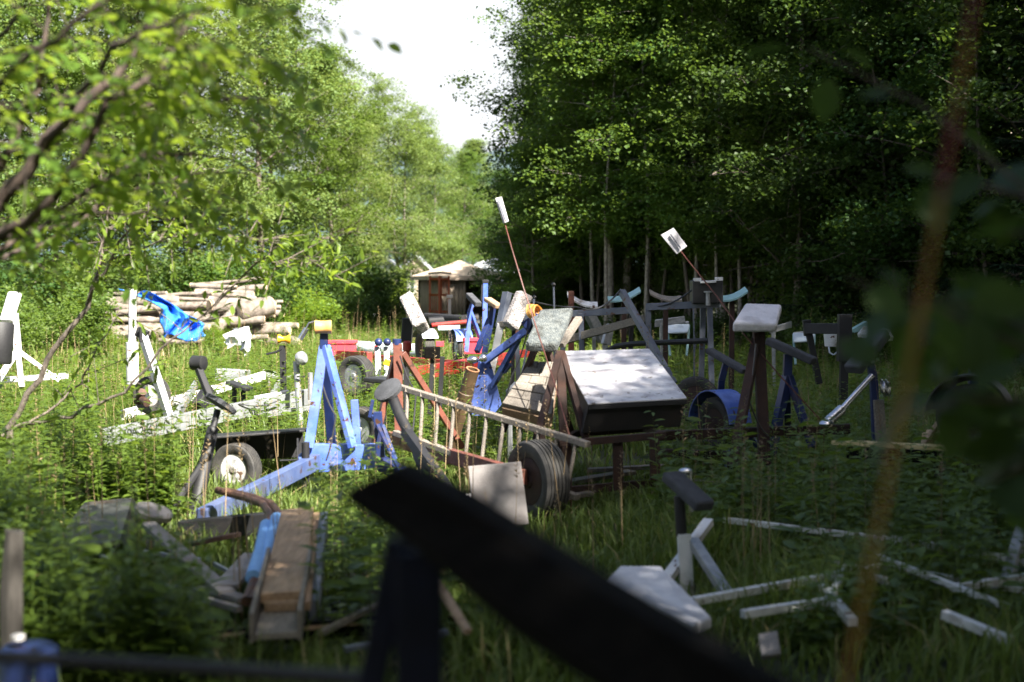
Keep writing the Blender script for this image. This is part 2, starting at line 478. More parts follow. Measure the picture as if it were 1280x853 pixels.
def raw_mesh(name, V, F, mat, tint=None, smooth=False):
    """mesh from arrays; F has a fixed number of corners per face"""
    me = bpy.data.meshes.new(name)
    nv, (nf, k) = len(V), F.shape
    me.vertices.add(nv)
    me.vertices.foreach_set('co', np.asarray(V, np.float32).ravel())
    me.loops.add(nf * k)
    me.loops.foreach_set('vertex_index', F.astype(np.int32).ravel())
    me.polygons.add(nf)
    me.polygons.foreach_set('loop_start', np.arange(0, nf * k, k, dtype=np.int32))
    if tint is not None:
        at = me.attributes.new('tint', 'FLOAT', 'POINT')
        at.data.foreach_set('value', np.asarray(tint, np.float32))
    me.update(calc_edges=True)
    if smooth:
        me.polygons.foreach_set('use_smooth', np.ones(nf, bool))
    me.materials.append(mat)
    return me

def leaves(C, D, Nrm, L, Wd, tint, fine=False):
    """folded leaf blades at C pointing along D, facing Nrm"""
    n = len(C)
    D = unit(D)
    S = unit(np.cross(D, Nrm))
    U = np.cross(S, D)
    L, Wd = L[:, None], Wd[:, None]
    if not fine:
        V = np.stack([C, C + D * L * .45 + S * Wd * .5 + U * Wd * .14, C + D * L - U * L * .10, C + D * L * .45 - S * Wd * .5 + U * Wd * .14], 1)
        idx = np.arange(n)[:, None] * 4
        F = np.concatenate([idx + np.array([[0, 1, 2]]), idx + np.array([[0, 2, 3]])], 0)
        return V.reshape(-1, 3), F, np.repeat(tint, 4)
    V = np.stack([C,
                  C + D * L * .25 + S * Wd * .40 + U * Wd * .12, C + D * L * .62 + S * Wd * .42 + U * Wd * .08 - U * L * .04,
                  C + D * L - U * L * .16,
                  C + D * L * .62 - S * Wd * .42 + U * Wd * .08 - U * L * .04, C + D * L * .25 - S * Wd * .40 + U * Wd * .12,
                  C + D * L * .45 - U * L * .02], 1)
    idx = np.arange(n)[:, None] * 7
    F = np.concatenate([idx + np.array([f]) for f in ([0, 1, 6], [1, 2, 6], [2, 3, 6], [3, 4, 6], [4, 5, 6], [5, 0, 6])], 0)
    return V.reshape(-1, 3), F, np.repeat(tint, 7)

def tubes_mesh(name, tubes, mat, n=7):
    m = MB()
    for pts, rs in tubes:
        m.tube(pts, rs, n if rs[0] > 0.03 else 5, cap=False)
    me = bpy.data.meshes.new(name)
    me.from_pydata([tuple(v) for v in m.v], [], m.f)
    for p in me.polygons: p.use_smooth = True
    me.materials.append(mat)
    return me

def tree_proto(seed, H, base, Rc, r0, nl, nleaf, leaf, lm, bark, lean=(0, 0), csize=0.42, stems=1, droop=0.0, nclus=5):
    """trunk(s) with limbs, leaf clumps along the limbs"""
    rg = np.random.default_rng(seed)
    tubes, anchors = [], []
    for st in range(stems):
        ang = rg.uniform(0, 6.28)
        off = np.array([math.cos(ang), math.sin(ang), 0]) * (0.25 if stems > 1 else 0)
        tilt = np.array([math.cos(ang), math.sin(ang)]) * (rg.uniform(.04, .16) if stems > 1 else 0.0)
        Hs = H * rg.uniform(.8, 1.0) if stems > 1 else H
        k = 11
        wob = np.cumsum(rg.normal(0, .05, (k, 2)), 0) * Hs / 13
        pts = [np.array([off[0] + wob[i, 0] + (lean[0] + tilt[0]) * Hs * (i / (k - 1)) ** 1.3,
                         off[1] + wob[i, 1] + (lean[1] + tilt[1]) * Hs * (i / (k - 1)) ** 1.3, Hs * i / (k - 1)]) for i in range(k)]
        rs = [max(.012, r0 * (1 - .92 * (i / (k - 1)) ** .9)) * (1.35 if i == 0 else 1) for i in range(k)]
        tubes.append((pts, rs))
        for j in range(nl // stems):
            f = (j + rg.uniform(0, .9)) / (nl // stems)
            z = base + (1 - base) * f
            if z > .985: continue
            i = z * (k - 1)
            i0 = int(i); fr = i - i0
            p0 = pts[i0] * (1 - fr) + pts[min(i0 + 1, k - 1)] * fr
            prof = math.sin(math.pi * min(1, (f * .82 + .20))) ** .7
            ln = Rc * prof * rg.uniform(.6, 1.1)
            az = j * 2.4 + rg.uniform(-.5, .5)
            el = rg.uniform(.15, .6) + f * .5
            d = np.array([math.cos(az) * math.cos(el), math.sin(az) * math.cos(el), math.sin(el)])
            q = [p0]
            for s in range(4):
                d = unit(d + rg.normal(0, .13, 3) + np.array([0, 0, -.08 - droop]))
                q.append(q[-1] + d * ln / 4)
            rb = max(.008, rs[min(i0, k - 1)] * .42)
            tubes.append((q, [rb, rb * .8, rb * .6, rb * .42, rb * .2]))
            for s in range(1, 5):
                anchors.append((q[s], ln))
                for _ in range(2):
                    dd = unit(rg.normal(0, 1, 3) * np.array([1, 1, .5]) + d * .4)
                    e = q[s] + dd * ln * rg.uniform(.18, .42)
                    tubes.append(([q[s], (q[s] + e) / 2 + rg.normal(0, .03, 3), e], [rb * .35, rb * .25, .004]))
                    anchors.append((e, ln)); 
        anchors.append((pts[-1], Rc)); anchors.append((pts[-2], Rc))
    A = np.array([a for a, _ in anchors]); n = len(A)
    wgt = rg.uniform(.25, 1.0, n) ** 1.6
    nc = n * nclus // 3
    ci = rg.choice(n, nc, p=wgt / wgt.sum())
    CC = A[ci] + rg.normal(0, 1, (nc, 3)) * np.array([csize * .9, csize * .9, csize * .6])
    li = rg.integers(0, nc, nleaf)
    sz = rg.uniform(.6, 1.25, nc)
    C = CC[li] + rg.normal(0, 1, (nleaf, 3)) * np.array([csize * .62, csize * .62, csize * .30]) * sz[li][:, None]
    az = rg.uniform(0, 6.283, nleaf)
    D = np.stack([np.cos(az), np.sin(az), rg.normal(-.35, .35, nleaf)], 1)
    Nn = unit(np.stack([rg.normal(0, .55, nleaf), rg.normal(0, .55, nleaf), np.ones(nleaf)], 1))
    L = leaf * rg.uniform(.65, 1.25, nleaf)
    tint = np.clip(rg.uniform(0, 1, nc)[li] * .5 + rg.uniform(0, .5, nleaf), 0, 1)
    V, F, T = leaves(C, D, Nn, L, L * .8, tint)
    return (tubes_mesh('trunk', tubes, bark), raw_mesh('crown', V, F, lm, T))

def spruce_proto(seed, H, Rb, r0, nleaf, base=.04):
    rg = np.random.default_rng(seed)
    tubes = [([np.array([0, 0, H * i / 6]) for i in range(7)], [max(.01, r0 * (1 - i / 6.1)) for i in range(7)])]
    Cs, Ds, Ns, Ls = [], [], [], []
    nb = 150
    per = nleaf // nb
    for j in range(nb):
        f = base + (1 - base) * (j / nb) ** 1.05
        az = j * 2.399 + rg.uniform(-.3, .3)
        ln = Rb * (1 - f) ** .8 * rg.uniform(.7, 1.1) + .12
        d = np.array([math.cos(az), math.sin(az), 0.12 - .40 * (1 - f)])
        p0 = np.array([0, 0, H * f])
        p1 = p0 + d * ln * .6; p2 = p1 + (d + np.array([0, 0, .25])) * ln * .4
        tubes.append(([p0, p1, p2], [.022 * (1 - f) + .006, .014 * (1 - f) + .004, .003]))
        t = rg.uniform(.12, 1.0, per)
        c = np.where(t[:, None] < .6, p0 + (p1 - p0) * (t[:, None] / .6), p1 + (p2 - p1) * ((t[:, None] - .6) / .4))
        side = np.array([-math.sin(az), math.cos(az), 0])
        s = rg.choice([-1, 1], per)[:, None]
        dd = unit(side * s * rg.uniform(.5, 1, (per, 1)) + d * .7 + rg.normal(0, .18, (per, 3)) + np.array([0, 0, -.18]))
        c = c + dd * rg.uniform(0, .30, (per, 1)) * ln * (1.15 - t[:, None])
        Cs.append(c); Ds.append(dd); Ns.append(np.tile([0, 0, 1.0], (per, 1)) + rg.normal(0, .4, (per, 3))); Ls.append(rg.uniform(.10, .24, per))
    C, D, Nn, L = np.concatenate(Cs), np.concatenate(Ds), np.concatenate(Ns), np.concatenate(Ls)
    V, F, T = leaves(C, D, unit(Nn), L, L * .30, rg.uniform(0, 1, len(C)))
    return (tubes_mesh('trunk', tubes, M['bark'], 6), raw_mesh('crown', V, F, M['needle'], T))

def shrub_proto(seed, H, Rc, nleaf, leaf, lm, narrow=.55):
    rg = np.random.default_rng(seed)
    tubes, A = [], []
    for j in range(11):
        az = rg.uniform(0, 6.28)
        out = rg.uniform(.15, 1) * Rc
        h = H * rg.uniform(.6, 1.0) * (1 - .35 * out / Rc)
        tip = np.array([math.cos(az) * out, math.sin(az) * out, h])
        mid = tip * np.array([.35, .35, .55]) + rg.normal(0, .06, 3)
        tubes.append(([np.array([math.cos(az), math.sin(az), 0]) * .08, mid, tip], [.018, .012, .004]))
        for s in np.linspace(.25, 1, 8):
            b = mid * (1 - s) + tip * s if s > .4 else mid * (s / .4)
            A.append(b); A.append(b + rg.normal(0, .22, 3) * Rc * .6)
    A = np.array(A)
    li = rg.integers(0, len(A), nleaf)
    C = A[li] + rg.normal(0, 1, (nleaf, 3)) * np.array([.2, .2, .16]) * Rc * .7
    C[:, 2] = np.abs(C[:, 2]) + .02
    az = rg.uniform(0, 6.283, nleaf)
    D = np.stack([np.cos(az), np.sin(az), rg.normal(-.1, .45, nleaf)], 1)
    Nn = unit(np.stack([rg.normal(0, .6, nleaf), rg.normal(0, .6, nleaf), np.ones(nleaf)], 1))
    L = leaf * rg.uniform(.6, 1.25, nleaf)
    V, F, T = leaves(C, D, Nn, L, L * narrow, np.clip(rg.uniform(0, 1, len(A))[li] * .5 + rg.uniform(0, .5, nleaf), 0, 1))
    return (tubes_mesh('stem', tubes, M['bark'], 5), raw_mesh('foliage', V, F, lm, T))

def plant_out(proto, loc, scale, rz, name, label, cat, group, parts=('trunk', 'crown')):
    """a tree or bush as a thing of its own, sharing mesh data"""
    t = thing(name, label, cat, loc, group)
    t.rotation_euler = (0, 0, rz)
    t.scale = scale if isinstance(scale, tuple) else (scale,) * 3
    for nm, me in zip(parts, proto):
        o = bpy.data.objects.new(nm, me)
        o.parent = t
        COL.objects.link(o)
    return t

# ------------------------------------------------------------------ ground
def ground_h(x, y):
    return 0.05 * np.sin(x * .7 + 1.3) * np.sin(y * .43) + 0.03 * np.sin(x * 1.9 + y * 1.1)

def make_ground():
    m, nt, b, out = new_mat('forest_soil')
    co = nd(nt, 'ShaderNodeTexCoord').outputs['Object']
    c, f, _ = noise_mix(nt, co, 1.3, (0.030, 0.036, 0.014), (0.055, 0.046, 0.028), .4, .62)
    c, f, _ = noise_mix(nt, co, 14.0, c, (0.024, 0.036, 0.010), .45, .6)
    nt.links.new(c, b.inputs['Base Color'])
    b.inputs['Roughness'].default_value = .95
    bp = nd(nt, 'ShaderNodeBump'); bp.inputs['Strength'].default_value = .8
    nt.links.new(f, bp.inputs['Height']); nt.links.new(bp.outputs[0], b.inputs['Normal'])
    xs = np.concatenate([[-3000, -800, -200, -80], np.linspace(-40, 40, 81), [80, 200, 800, 3000]])
    ys = np.concatenate([[-3000, -800, -200, -60], np.linspace(-20, 80, 101), [150, 400, 1000, 3000]])
    X, Y = np.meshgrid(xs, ys)
    Z = ground_h(X, Y) * ((np.abs(X) < 60) & (Y < 100) & (Y > -40))
    V = np.stack([X, Y, Z - .03], -1).reshape(-1, 3)
    w, h = len(xs), len(ys)
    i = (np.arange(h - 1)[:, None] * w + np.arange(w - 1)[None]).ravel()
    F = np.stack([i, i + 1, i + w + 1, i + w], 1)
    o = bpy.data.objects.new('ground', raw_mesh('ground', V, F, m, smooth=True))
    COL.objects.link(o)
    tag(o, kind='structure', label='weedy forest soil under the grass')

    # a low wooded ridge closes the gap between the trees
    m2, nt, b, out = new_mat('hazed_ridge')
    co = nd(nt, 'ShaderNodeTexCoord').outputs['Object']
    c, f, _ = noise_mix(nt, co, .05, (0.045, 0.075, 0.085), (0.06, 0.095, 0.11), .35, .65)  # bluish base colour stands in for the haze of distance
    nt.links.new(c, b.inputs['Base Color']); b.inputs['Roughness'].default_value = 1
    n = 60
    xs = np.linspace(-700, 500, n); V = []
    for k, (yy, hh) in enumerate(((900, 0), (1000, .7), (1150, 1.0), (1400, 0))):
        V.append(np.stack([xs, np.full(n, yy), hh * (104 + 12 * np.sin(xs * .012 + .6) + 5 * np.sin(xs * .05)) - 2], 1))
    V = np.concatenate(V)
    i = (np.arange(3)[:, None] * n + np.arange(n - 1)[None]).ravel()
    o = bpy.data.objects.new('hills', raw_mesh('hills', V, np.stack([i, i + 1, i + n + 1, i + n], 1), m2, smooth=True))
    COL.objects.link(o)
    tag(o, kind='structure', label='wooded ridge beyond the far trees, its bluish haze put into the colour')
make_ground()

# ------------------------------------------------------------------ grass and weeds
def scatter(n, y0, y1, side=2.2, power=1.0, x0=None, x1=None):
    """points over the wedge of ground the clearing shows, with a margin"""
    y = y0 + (y1 - y0) * RNG.uniform(0, 1, n) ** power
    half = .38 * y + side
    x = RNG.uniform(-1, 1, n) * half
    return x, y

def make_grass():
    """blades: base pair, middle pair, tip"""
    parts = []
    for n, y0, y1, pw, wd, hs in ((110000, 4.5, 15, .75, .008, .92), (120000, 14, 30, .75, .011, 1.0), (90000, 29, 62, .8, .02, 1.15)):
        x, y = scatter(n, y0, y1, power=pw)
        parts.append((x, y, np.full(n, wd), np.full(n, hs)))
    x, y, wd, hs = [np.concatenate(a) for a in zip(*parts)]
    n = len(x)
    clump = .5 + .5 * np.sin(x * 2.3 + 1.7 * np.sin(y * 1.1)) * np.sin(y * 1.9 + 1.3 * np.sin(x * .9))
    keep = RNG.uniform(0, 1, n) < .18 + .82 * clump
    x, y, wd, hs, clump = x[keep], y[keep], wd[keep], hs[keep], clump[keep]
    n = len(x)
    h = (.14 + .42 * clump * RNG.uniform(.3, 1.0, n) + .12 * RNG.uniform(0, 1, n) ** 3) * hs
    h = h * np.where(y < 10.5, .8, 1) * (.75 + .5 * (.5 + .5 * np.sin(x * .55 + 2.1 * np.sin(y * .31))))
    px = 640 + FPX * x / y
    h = h * np.where((px > 125) & (px < 235) & (y > 13) & (y < 15.6), .5, 1) 
    az = RNG.uniform(0, 6.283, n)
    lean = RNG.uniform(.1, 1.15, n) * h
    dx, dy = np.cos(az), np.sin(az)
    base = np.stack([x, y, ground_h(x, y) - .04], 1)
    S = np.stack([-dy, dx, np.zeros(n)], 1) * (wd * RNG.uniform(.6, 1.2, n))[:, None]
    mid = base + np.stack([dx * lean * .35, dy * lean * .35, h * .62], 1)
    tip = base + np.stack([dx * lean, dy * lean, h * RNG.uniform(.8, 1, n)], 1)
    V = np.stack([base - S, base + S, mid + S * .8, mid - S * .8, tip], 1).reshape(-1, 3)
    i = np.arange(n)[:, None] * 5
    F = np.concatenate([i + np.array([[0, 1, 2]]), i + np.array([[0, 2, 3]]), i + np.array([[3, 2, 4]])], 0)
    t = np.clip(.55 * RNG.uniform(0, 1, n) + .45 * (.5 + .5 * np.sin(x * .8 + 2) * np.sin(y * .5)), 0, .99)
    t[RNG.uniform(0, 1, n) < .07] = 1.0
    o = bpy.data.objects.new('grass', raw_mesh('grass', V, F, M['grass'], np.repeat(t, 5)))
    COL.objects.link(o)
    tag(o, 'tall unmown grass growing all over the clearing', 'grass', kind='stuff')
make_grass()

def weed_template(seed, H, nleaf, L, up, narrow, z0=.12):
    rg = np.random.default_rng(seed)
    z = np.linspace(z0, 1, nleaf) * H
    az = np.arange(nleaf) * 2.4 + rg.uniform(-.4, .4, nleaf)
    bend = rg.uniform(-.1, .1, 2)
    C = np.stack([bend[0] * z * z / H, bend[1] * z * z / H, z], 1)
    D = np.stack([np.cos(az), np.sin(az), np.full(nleaf, up) + rg.normal(0, .15, nleaf)], 1)
    Nn = np.tile([0, 0, 1.0], (nleaf, 1)) + rg.normal(0, .25, (nleaf, 3))
    ll = L * (1.0 - .55 * (z / H) ** 2) * rg.uniform(.75, 1.15, nleaf)
    V, F, T = leaves(C, D, unit(Nn), ll, ll * narrow, rg.uniform(0, 1, nleaf), fine=True)
    st = np.array([[.006, 0, 0], [-.004, .005, 0], [-.004, -.005, 0], [bend[0] * H, bend[1] * H, H]])
    b = len(V)
    V = np.concatenate([V, st]); F = np.concatenate([F, np.array([[b, b + 1, b + 3], [b + 1, b + 2, b + 3], [b + 2, b, b + 3]])])
    return V, F, np.concatenate([T, np.full(4, .3)])

def weed_field(name, spots, temps, mat, label, smin=.7, smax=1.2):
    Vs, Fs, Ts, b = [], [], [], 0
    for k, (V, F, T) in enumerate(temps):
        s = spots[k::len(temps)]
        n = len(s)
        a = RNG.uniform(0, 6.283, n); sc = RNG.uniform(smin, smax, n)
        c, si = np.cos(a), np.sin(a)
        X = (V[None, :, 0] * c[:, None] - V[None, :, 1] * si[:, None]) * sc[:, None] + s[:, 0:1]
        Y = (V[None, :, 0] * si[:, None] + V[None, :, 1] * c[:, None]) * sc[:, None] + s[:, 1:2]
        Z = V[None, :, 2] * sc[:, None] * RNG.uniform(.8, 1.15, (n, 1)) + ground_h(s[:, 0], s[:, 1])[:, None] - .03
        Vs.append(np.stack([X, Y, Z], -1).reshape(-1, 3))
        Fs.append((F[None] + (np.arange(n) * len(V))[:, None, None] + b).reshape(-1, 3)); b += n * len(V)
        Ts.append(np.clip(T[None] * .6 + RNG.uniform(0, .4, (n, 1)), 0, 1).ravel())
    o = bpy.data.objects.new(name, raw_mesh(name, np.concatenate(Vs), np.concatenate(Fs), mat, np.concatenate(Ts)))
    COL.objects.link(o)
    return tag(o, label, 'weeds', kind='stuff')

def spots_in(n, rects):
    """rects: (px0, px1, d0, d1, weight) as seen from the road"""
    w = np.array([r[4] for r in rects], float)
    out = []
    for r, k in zip(rects, RNG.multinomial(n, w / w.sum())):
        d = RNG.uniform(r[2], r[3], k)
        out.append(np.stack([(RNG.uniform(r[0], r[1], k) - 640) / FPX * d, d], 1))
    s = np.concatenate(out)
    RNG.shuffle(s)
    return s

weed_field('weeds', spots_in(6800, [(-220, 125, 11.0, 15.5, 5.0), (120, 215, 10.8, 11.8, .8), (235, 700, 14.0, 27, 6.0), (1000, 1350, 7.4, 10.0, .5), (880, 1300, 10.0, 11.5, .6), (820, 1300, 10.5, 16, 2.5), (60, 400, 18, 22, 2.0), (-250, 40, 8.5, 13, 2.0), (-220, 120, 15, 24, 2), (120, 470, 18, 38, 2), (-250, 130, 6.2, 7.8, 2.0), (130, 250, 6.2, 7.0, .8), (-250, 60, 8.0, 12, 2),
                                    (380, 700, 26, 46, 3), (680, 1350, 17, 36, 5), (1100, 1400, 9, 12, .8), (400, 560, 7, 11, .6)]),
           [weed_template(s, h, n, l, u, w) for s, h, n, l, u, w in
            ((1, .62, 22, .13, .25, .32), (2, .80, 30, .12, .3, .24), (3, .48, 16, .15, .15, .42), (4, .70, 24, .14, .1, .35), (5, .95, 34, .11, .4, .22), (6, .60, 16, .20, .25, .42), (7, .85, 22, .18, .3, .36))],
           M['weed'], 'leafy knee-high weeds crowding the edges of the clearing')

o = weed_field('dry_stalks', spots_in(900, [(-100, 700, 13, 34, 4), (700, 1350, 9, 30, 2.5), (-100, 700, 8, 12, 1), (300, 700, 34, 56, 2)]),
               [weed_template(s, h, 16, .055, .9, .35, .78) for s, h in ((31, .95), (32, .75), (33, 1.1))], M['straw'], 'thin dry straw-coloured stalks with seed heads standing among the grass')
o['category'] = 'dry stalks'
# ------------------------------------------------------------------ trees
T_ = {}
T_['mapleA'] = tree_proto(1, 13.5, .24, 2.9, .15, 34, 38000, .105, M['maple_pale'], M['bark'], (.02, 0))
T_['mapleB'] = tree_proto(2, 12.5, .10, 3.2, .14, 38, 42000, .105, M['maple'], M['bark'], (-.03, .01))
T_['mapleC'] = tree_proto(3, 13.0, .16, 2.4, .12, 36, 34000, .10, M['maple_pale'], M['pale_bark'], (.01, -.02), stems=2)
T_['poplar'] = tree_proto(4, 14.5, .30, 2.3, .13, 32, 28000, .10, M['maple'], M['pale_bark'], (-.02, -.01), csize=.40)
T_['birch'] = tree_proto(5, 14.0, .34, 2.1, .12, 30, 22000, .10, M['maple'], M['pale_bark'], (.03, 0), csize=.40)
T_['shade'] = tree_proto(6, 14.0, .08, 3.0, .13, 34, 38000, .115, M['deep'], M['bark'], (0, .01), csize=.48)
T_['under'] = tree_proto(7, 5.5, .06, 1.9, .05, 26, 13000, .12, M['deep'], M['bark'], (.04, 0), csize=.36)
T_['spruceA'] = spruce_proto(8, 13.0, 2.3, .15, 30000)
T_['spruceB'] = spruce_proto(9, 11.0, 2.6, .14, 30000)
T_['slim'] = tree_proto(10, 13.0, .20, 1.5, .06, 30, 11000, .12, M['maple'], M['bark'], (.05, .01), csize=.34, stems=2)
T_['aspen'] = tree_proto(12, 13.5, .24, 1.8, .062, 30, 18000, .11, M['maple'], M['pale_bark'], (.035, 0), csize=.36)
S_ = {}
S_['broad'] = shrub_proto(21, 1.9, 1.15, 5200, .085, M['maple'], .7)
S_['pale'] = shrub_proto(22, 1.6, 1.0, 4600, .10, M['alder'], .42)
S_['dark'] = shrub_proto(23, 2.2, 1.2, 5600, .085, M['deep'], .7)

def tree(kind, px, d, s=1.0, rz=None, label='', group=None, name='tree'):
    rz = random.uniform(0, 6.28) if rz is None else rz
    return plant_out(T_[kind], Vector((gx(px, d), d, -.05)), s, rz, name, label, 'tree', group)

# sunlit wall on the left
LW = 'sunlit leafy trees along the left edge'
for k, (kind, px, d, s, lab) in enumerate((
        ('mapleA', 328, 47, 1.05, 'tall pale green maple at the left rim of the sky gap'),
        ('mapleB', 420, 58, .90, 'broad round maple hanging over the white shed'),
        ('mapleC', 225, 45, 1.05, 'twin-stemmed sunlit tree behind the split logs'),
        ('mapleA', 165, 44, 1.0, 'pale-trunked sunlit tree rising behind the blue tarp'),
        ('mapleC', 505, 74, .98, 'sunlit tree with a narrow top left of the gazebo'),
        ('mapleB', 70, 42, 1.05, 'dense leafy tree behind the white padded stand'),
        ('mapleA', -20, 40, 1.0, 'leafy tree at the left border behind the near branches'),
        ('mapleC', 545, 96, 1.08, 'slim far tree standing directly behind the gazebo roof'))):
    tree(kind, px, d, s, None, lab, LW, 'maple_tree')
for px, d, s, kind in ((348, 57, 1.10, 'mapleB'), (455, 68, .92, 'mapleC'), (225, 53, 1.0, 'mapleB'), (120, 51, 1.05, 'mapleC'), (20, 50, 1.0, 'mapleB'), (-80, 46, 1.0, 'mapleC'),
                       (385, 66, 1.0, 'mapleC'), (462, 86, .9, 'mapleA'), (575, 112, .95, 'mapleB'), (590, 128, 1.05, 'mapleA'), (520, 120, 1.1, 'mapleB'), (612, 118, .8, 'mapleC'),
                       (560, 140, 1.1, 'mapleC'), (635, 140, 1.0, 'mapleB')):
    tree(kind, px, d, s, None, 'leafy tree filling in behind the front row on the sunlit left side', 'second row of sunlit trees', 'maple_tree')

# shaded wall on the right, slim trunks in front
RW = 'slim shaded trees of the right edge'
for kind, px, d, s, lab in (
        ('birch', 762, 39, 1.0, 'slim leaning birch with a bent pale trunk, left one of the two clear trunks'),
        ('poplar', 783, 40.5, 1.05, 'straight grey poplar with the tallest clear trunk'),
        ('shade', 706, 46, 1.02, 'dense dark tree at the right rim of the sky gap'),
        ('mapleB', 690, 41.5, .45, 'small maple standing low before the birch'),
        ('poplar', 905, 38, 1.0, 'thin poplar rising behind the black box'),
        ('birch', 865, 41, 1.0, 'thin birch between the white paddle and the poplar'),
        ('mapleC', 955, 37, 1.0, 'twin-stemmed tree with sunlit top above the white pad'),
        ('shade', 838, 45, 1.05, 'dark leafy tree behind the white paddle')):
    tree(kind, px, d, s, None, lab, RW, 'slim_tree')
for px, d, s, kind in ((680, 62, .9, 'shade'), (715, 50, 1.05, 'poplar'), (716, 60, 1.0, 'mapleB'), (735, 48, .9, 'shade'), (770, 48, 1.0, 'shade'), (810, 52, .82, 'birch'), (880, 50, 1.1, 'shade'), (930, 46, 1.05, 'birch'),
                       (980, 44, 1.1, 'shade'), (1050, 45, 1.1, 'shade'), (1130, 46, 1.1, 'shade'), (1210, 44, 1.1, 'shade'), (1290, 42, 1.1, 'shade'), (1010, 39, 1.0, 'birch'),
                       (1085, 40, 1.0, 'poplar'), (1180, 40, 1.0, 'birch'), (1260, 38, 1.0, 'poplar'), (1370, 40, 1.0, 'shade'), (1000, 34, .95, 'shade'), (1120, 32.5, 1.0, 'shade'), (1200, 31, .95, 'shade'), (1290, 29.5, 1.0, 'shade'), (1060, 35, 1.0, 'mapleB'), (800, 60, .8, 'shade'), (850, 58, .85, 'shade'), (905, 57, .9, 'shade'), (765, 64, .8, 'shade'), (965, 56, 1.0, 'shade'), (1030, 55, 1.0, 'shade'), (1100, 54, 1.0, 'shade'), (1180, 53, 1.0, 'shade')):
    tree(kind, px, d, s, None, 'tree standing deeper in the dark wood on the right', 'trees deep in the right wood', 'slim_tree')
for px, d, s, kind in ((1030, 36, .9, 'spruceA'), (1075, 33.5, .85, 'spruceB'), (1160, 35, 1.1, 'spruceA'), (1225, 32, .9, 'spruceB'), (1330, 29, 1.1, 'spruceA'), (1120, 38, 1.1, 'spruceA'), (1395, 31, 1.2, 'spruceB')):
    tree(kind, px, d, s, None, 'dark spruce with drooping boughs on the shaded right side', 'dark spruces on the right', 'spruce_tree')
for px, d, s in ((668, 50, .9), (672, 43, .8), (715, 43.5, .7), (850, 43.5, .6), (1000, 38, .8), (1080, 35.5, .8), (1150, 37, .9), (1240, 35, .9), (655, 57, .9)):
    tree('under', px, d, s, None, 'young dark understorey tree at the foot of the right wood', 'young trees under the right wood', 'sapling')

for px, d, s in ((735, 40.5, .95), (812, 39, .95), (878, 37, 1.05), (899, 39, 1.0), (926, 36.5, .95), (948, 38, 1.0), (975, 35.5, 1.0), (1050, 33.5, 1.0), (1140, 32, .95), (1245, 30, 1.0)):
    tree('slim', px, d, s, None, 'thin pale multi-stemmed trunk at the front of the shaded right wood', 'thin trunks along the right wood', 'slim_tree')

for px, d, s, lab in ((733, 39.0, 1.0, 'thin pale aspen left of the two clear trunks'), (756, 37.5, .95, 'thin pale aspen close before the leaning birch'), (814, 37.5, 1.0, 'thin pale aspen right of the straight poplar'),
                      (872, 36.5, .95, 'thin pale aspen just behind the black box'), (917, 36, 1.0, 'thin pale aspen behind the white-padded post'), (940, 37, .9, 'thin pale aspen right of the white-padded post'), (890, 35.5, .8, 'short thin aspen between two taller ones behind the black box')):
    tree('aspen', px, d, s, None, lab, 'thin pale aspens of the right wood', 'slim_tree')

for px, d, s, kind in ((668, 40, .46, 'mapleB'), (812, 41, .42, 'mapleB'), (858, 39.5, .45, 'mapleA'), (925, 39, .42, 'mapleB'), (985, 37, .45, 'mapleA'), (720, 44, .5, 'mapleA'), (1045, 34, .42, 'mapleB'), (785, 43, .45, 'mapleA')):
    tree(kind, px, d, s, None, 'small leafy maple growing under the taller trees of the right wood', 'small maples under the right wood', 'maple_tree')

# the wood beside the road that throws the shade over the right of the clearing
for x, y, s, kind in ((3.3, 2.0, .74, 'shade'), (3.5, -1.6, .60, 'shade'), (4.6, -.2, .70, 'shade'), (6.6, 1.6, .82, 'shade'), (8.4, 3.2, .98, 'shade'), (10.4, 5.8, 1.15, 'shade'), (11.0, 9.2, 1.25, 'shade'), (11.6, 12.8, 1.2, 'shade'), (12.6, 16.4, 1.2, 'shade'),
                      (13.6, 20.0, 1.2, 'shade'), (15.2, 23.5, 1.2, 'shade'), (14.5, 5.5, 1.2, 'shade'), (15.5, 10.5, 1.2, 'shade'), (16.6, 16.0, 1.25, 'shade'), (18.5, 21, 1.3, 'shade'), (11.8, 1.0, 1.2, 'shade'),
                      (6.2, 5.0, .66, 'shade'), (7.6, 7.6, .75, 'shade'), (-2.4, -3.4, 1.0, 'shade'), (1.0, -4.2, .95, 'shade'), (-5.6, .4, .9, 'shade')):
    t = plant_out(T_[kind], Vector((x, y, -.05)), s, random.uniform(0, 6.28), 'roadside_tree', 'tall leafy tree of the wood beside the road', 'tree', 'roadside trees shading the clearing')

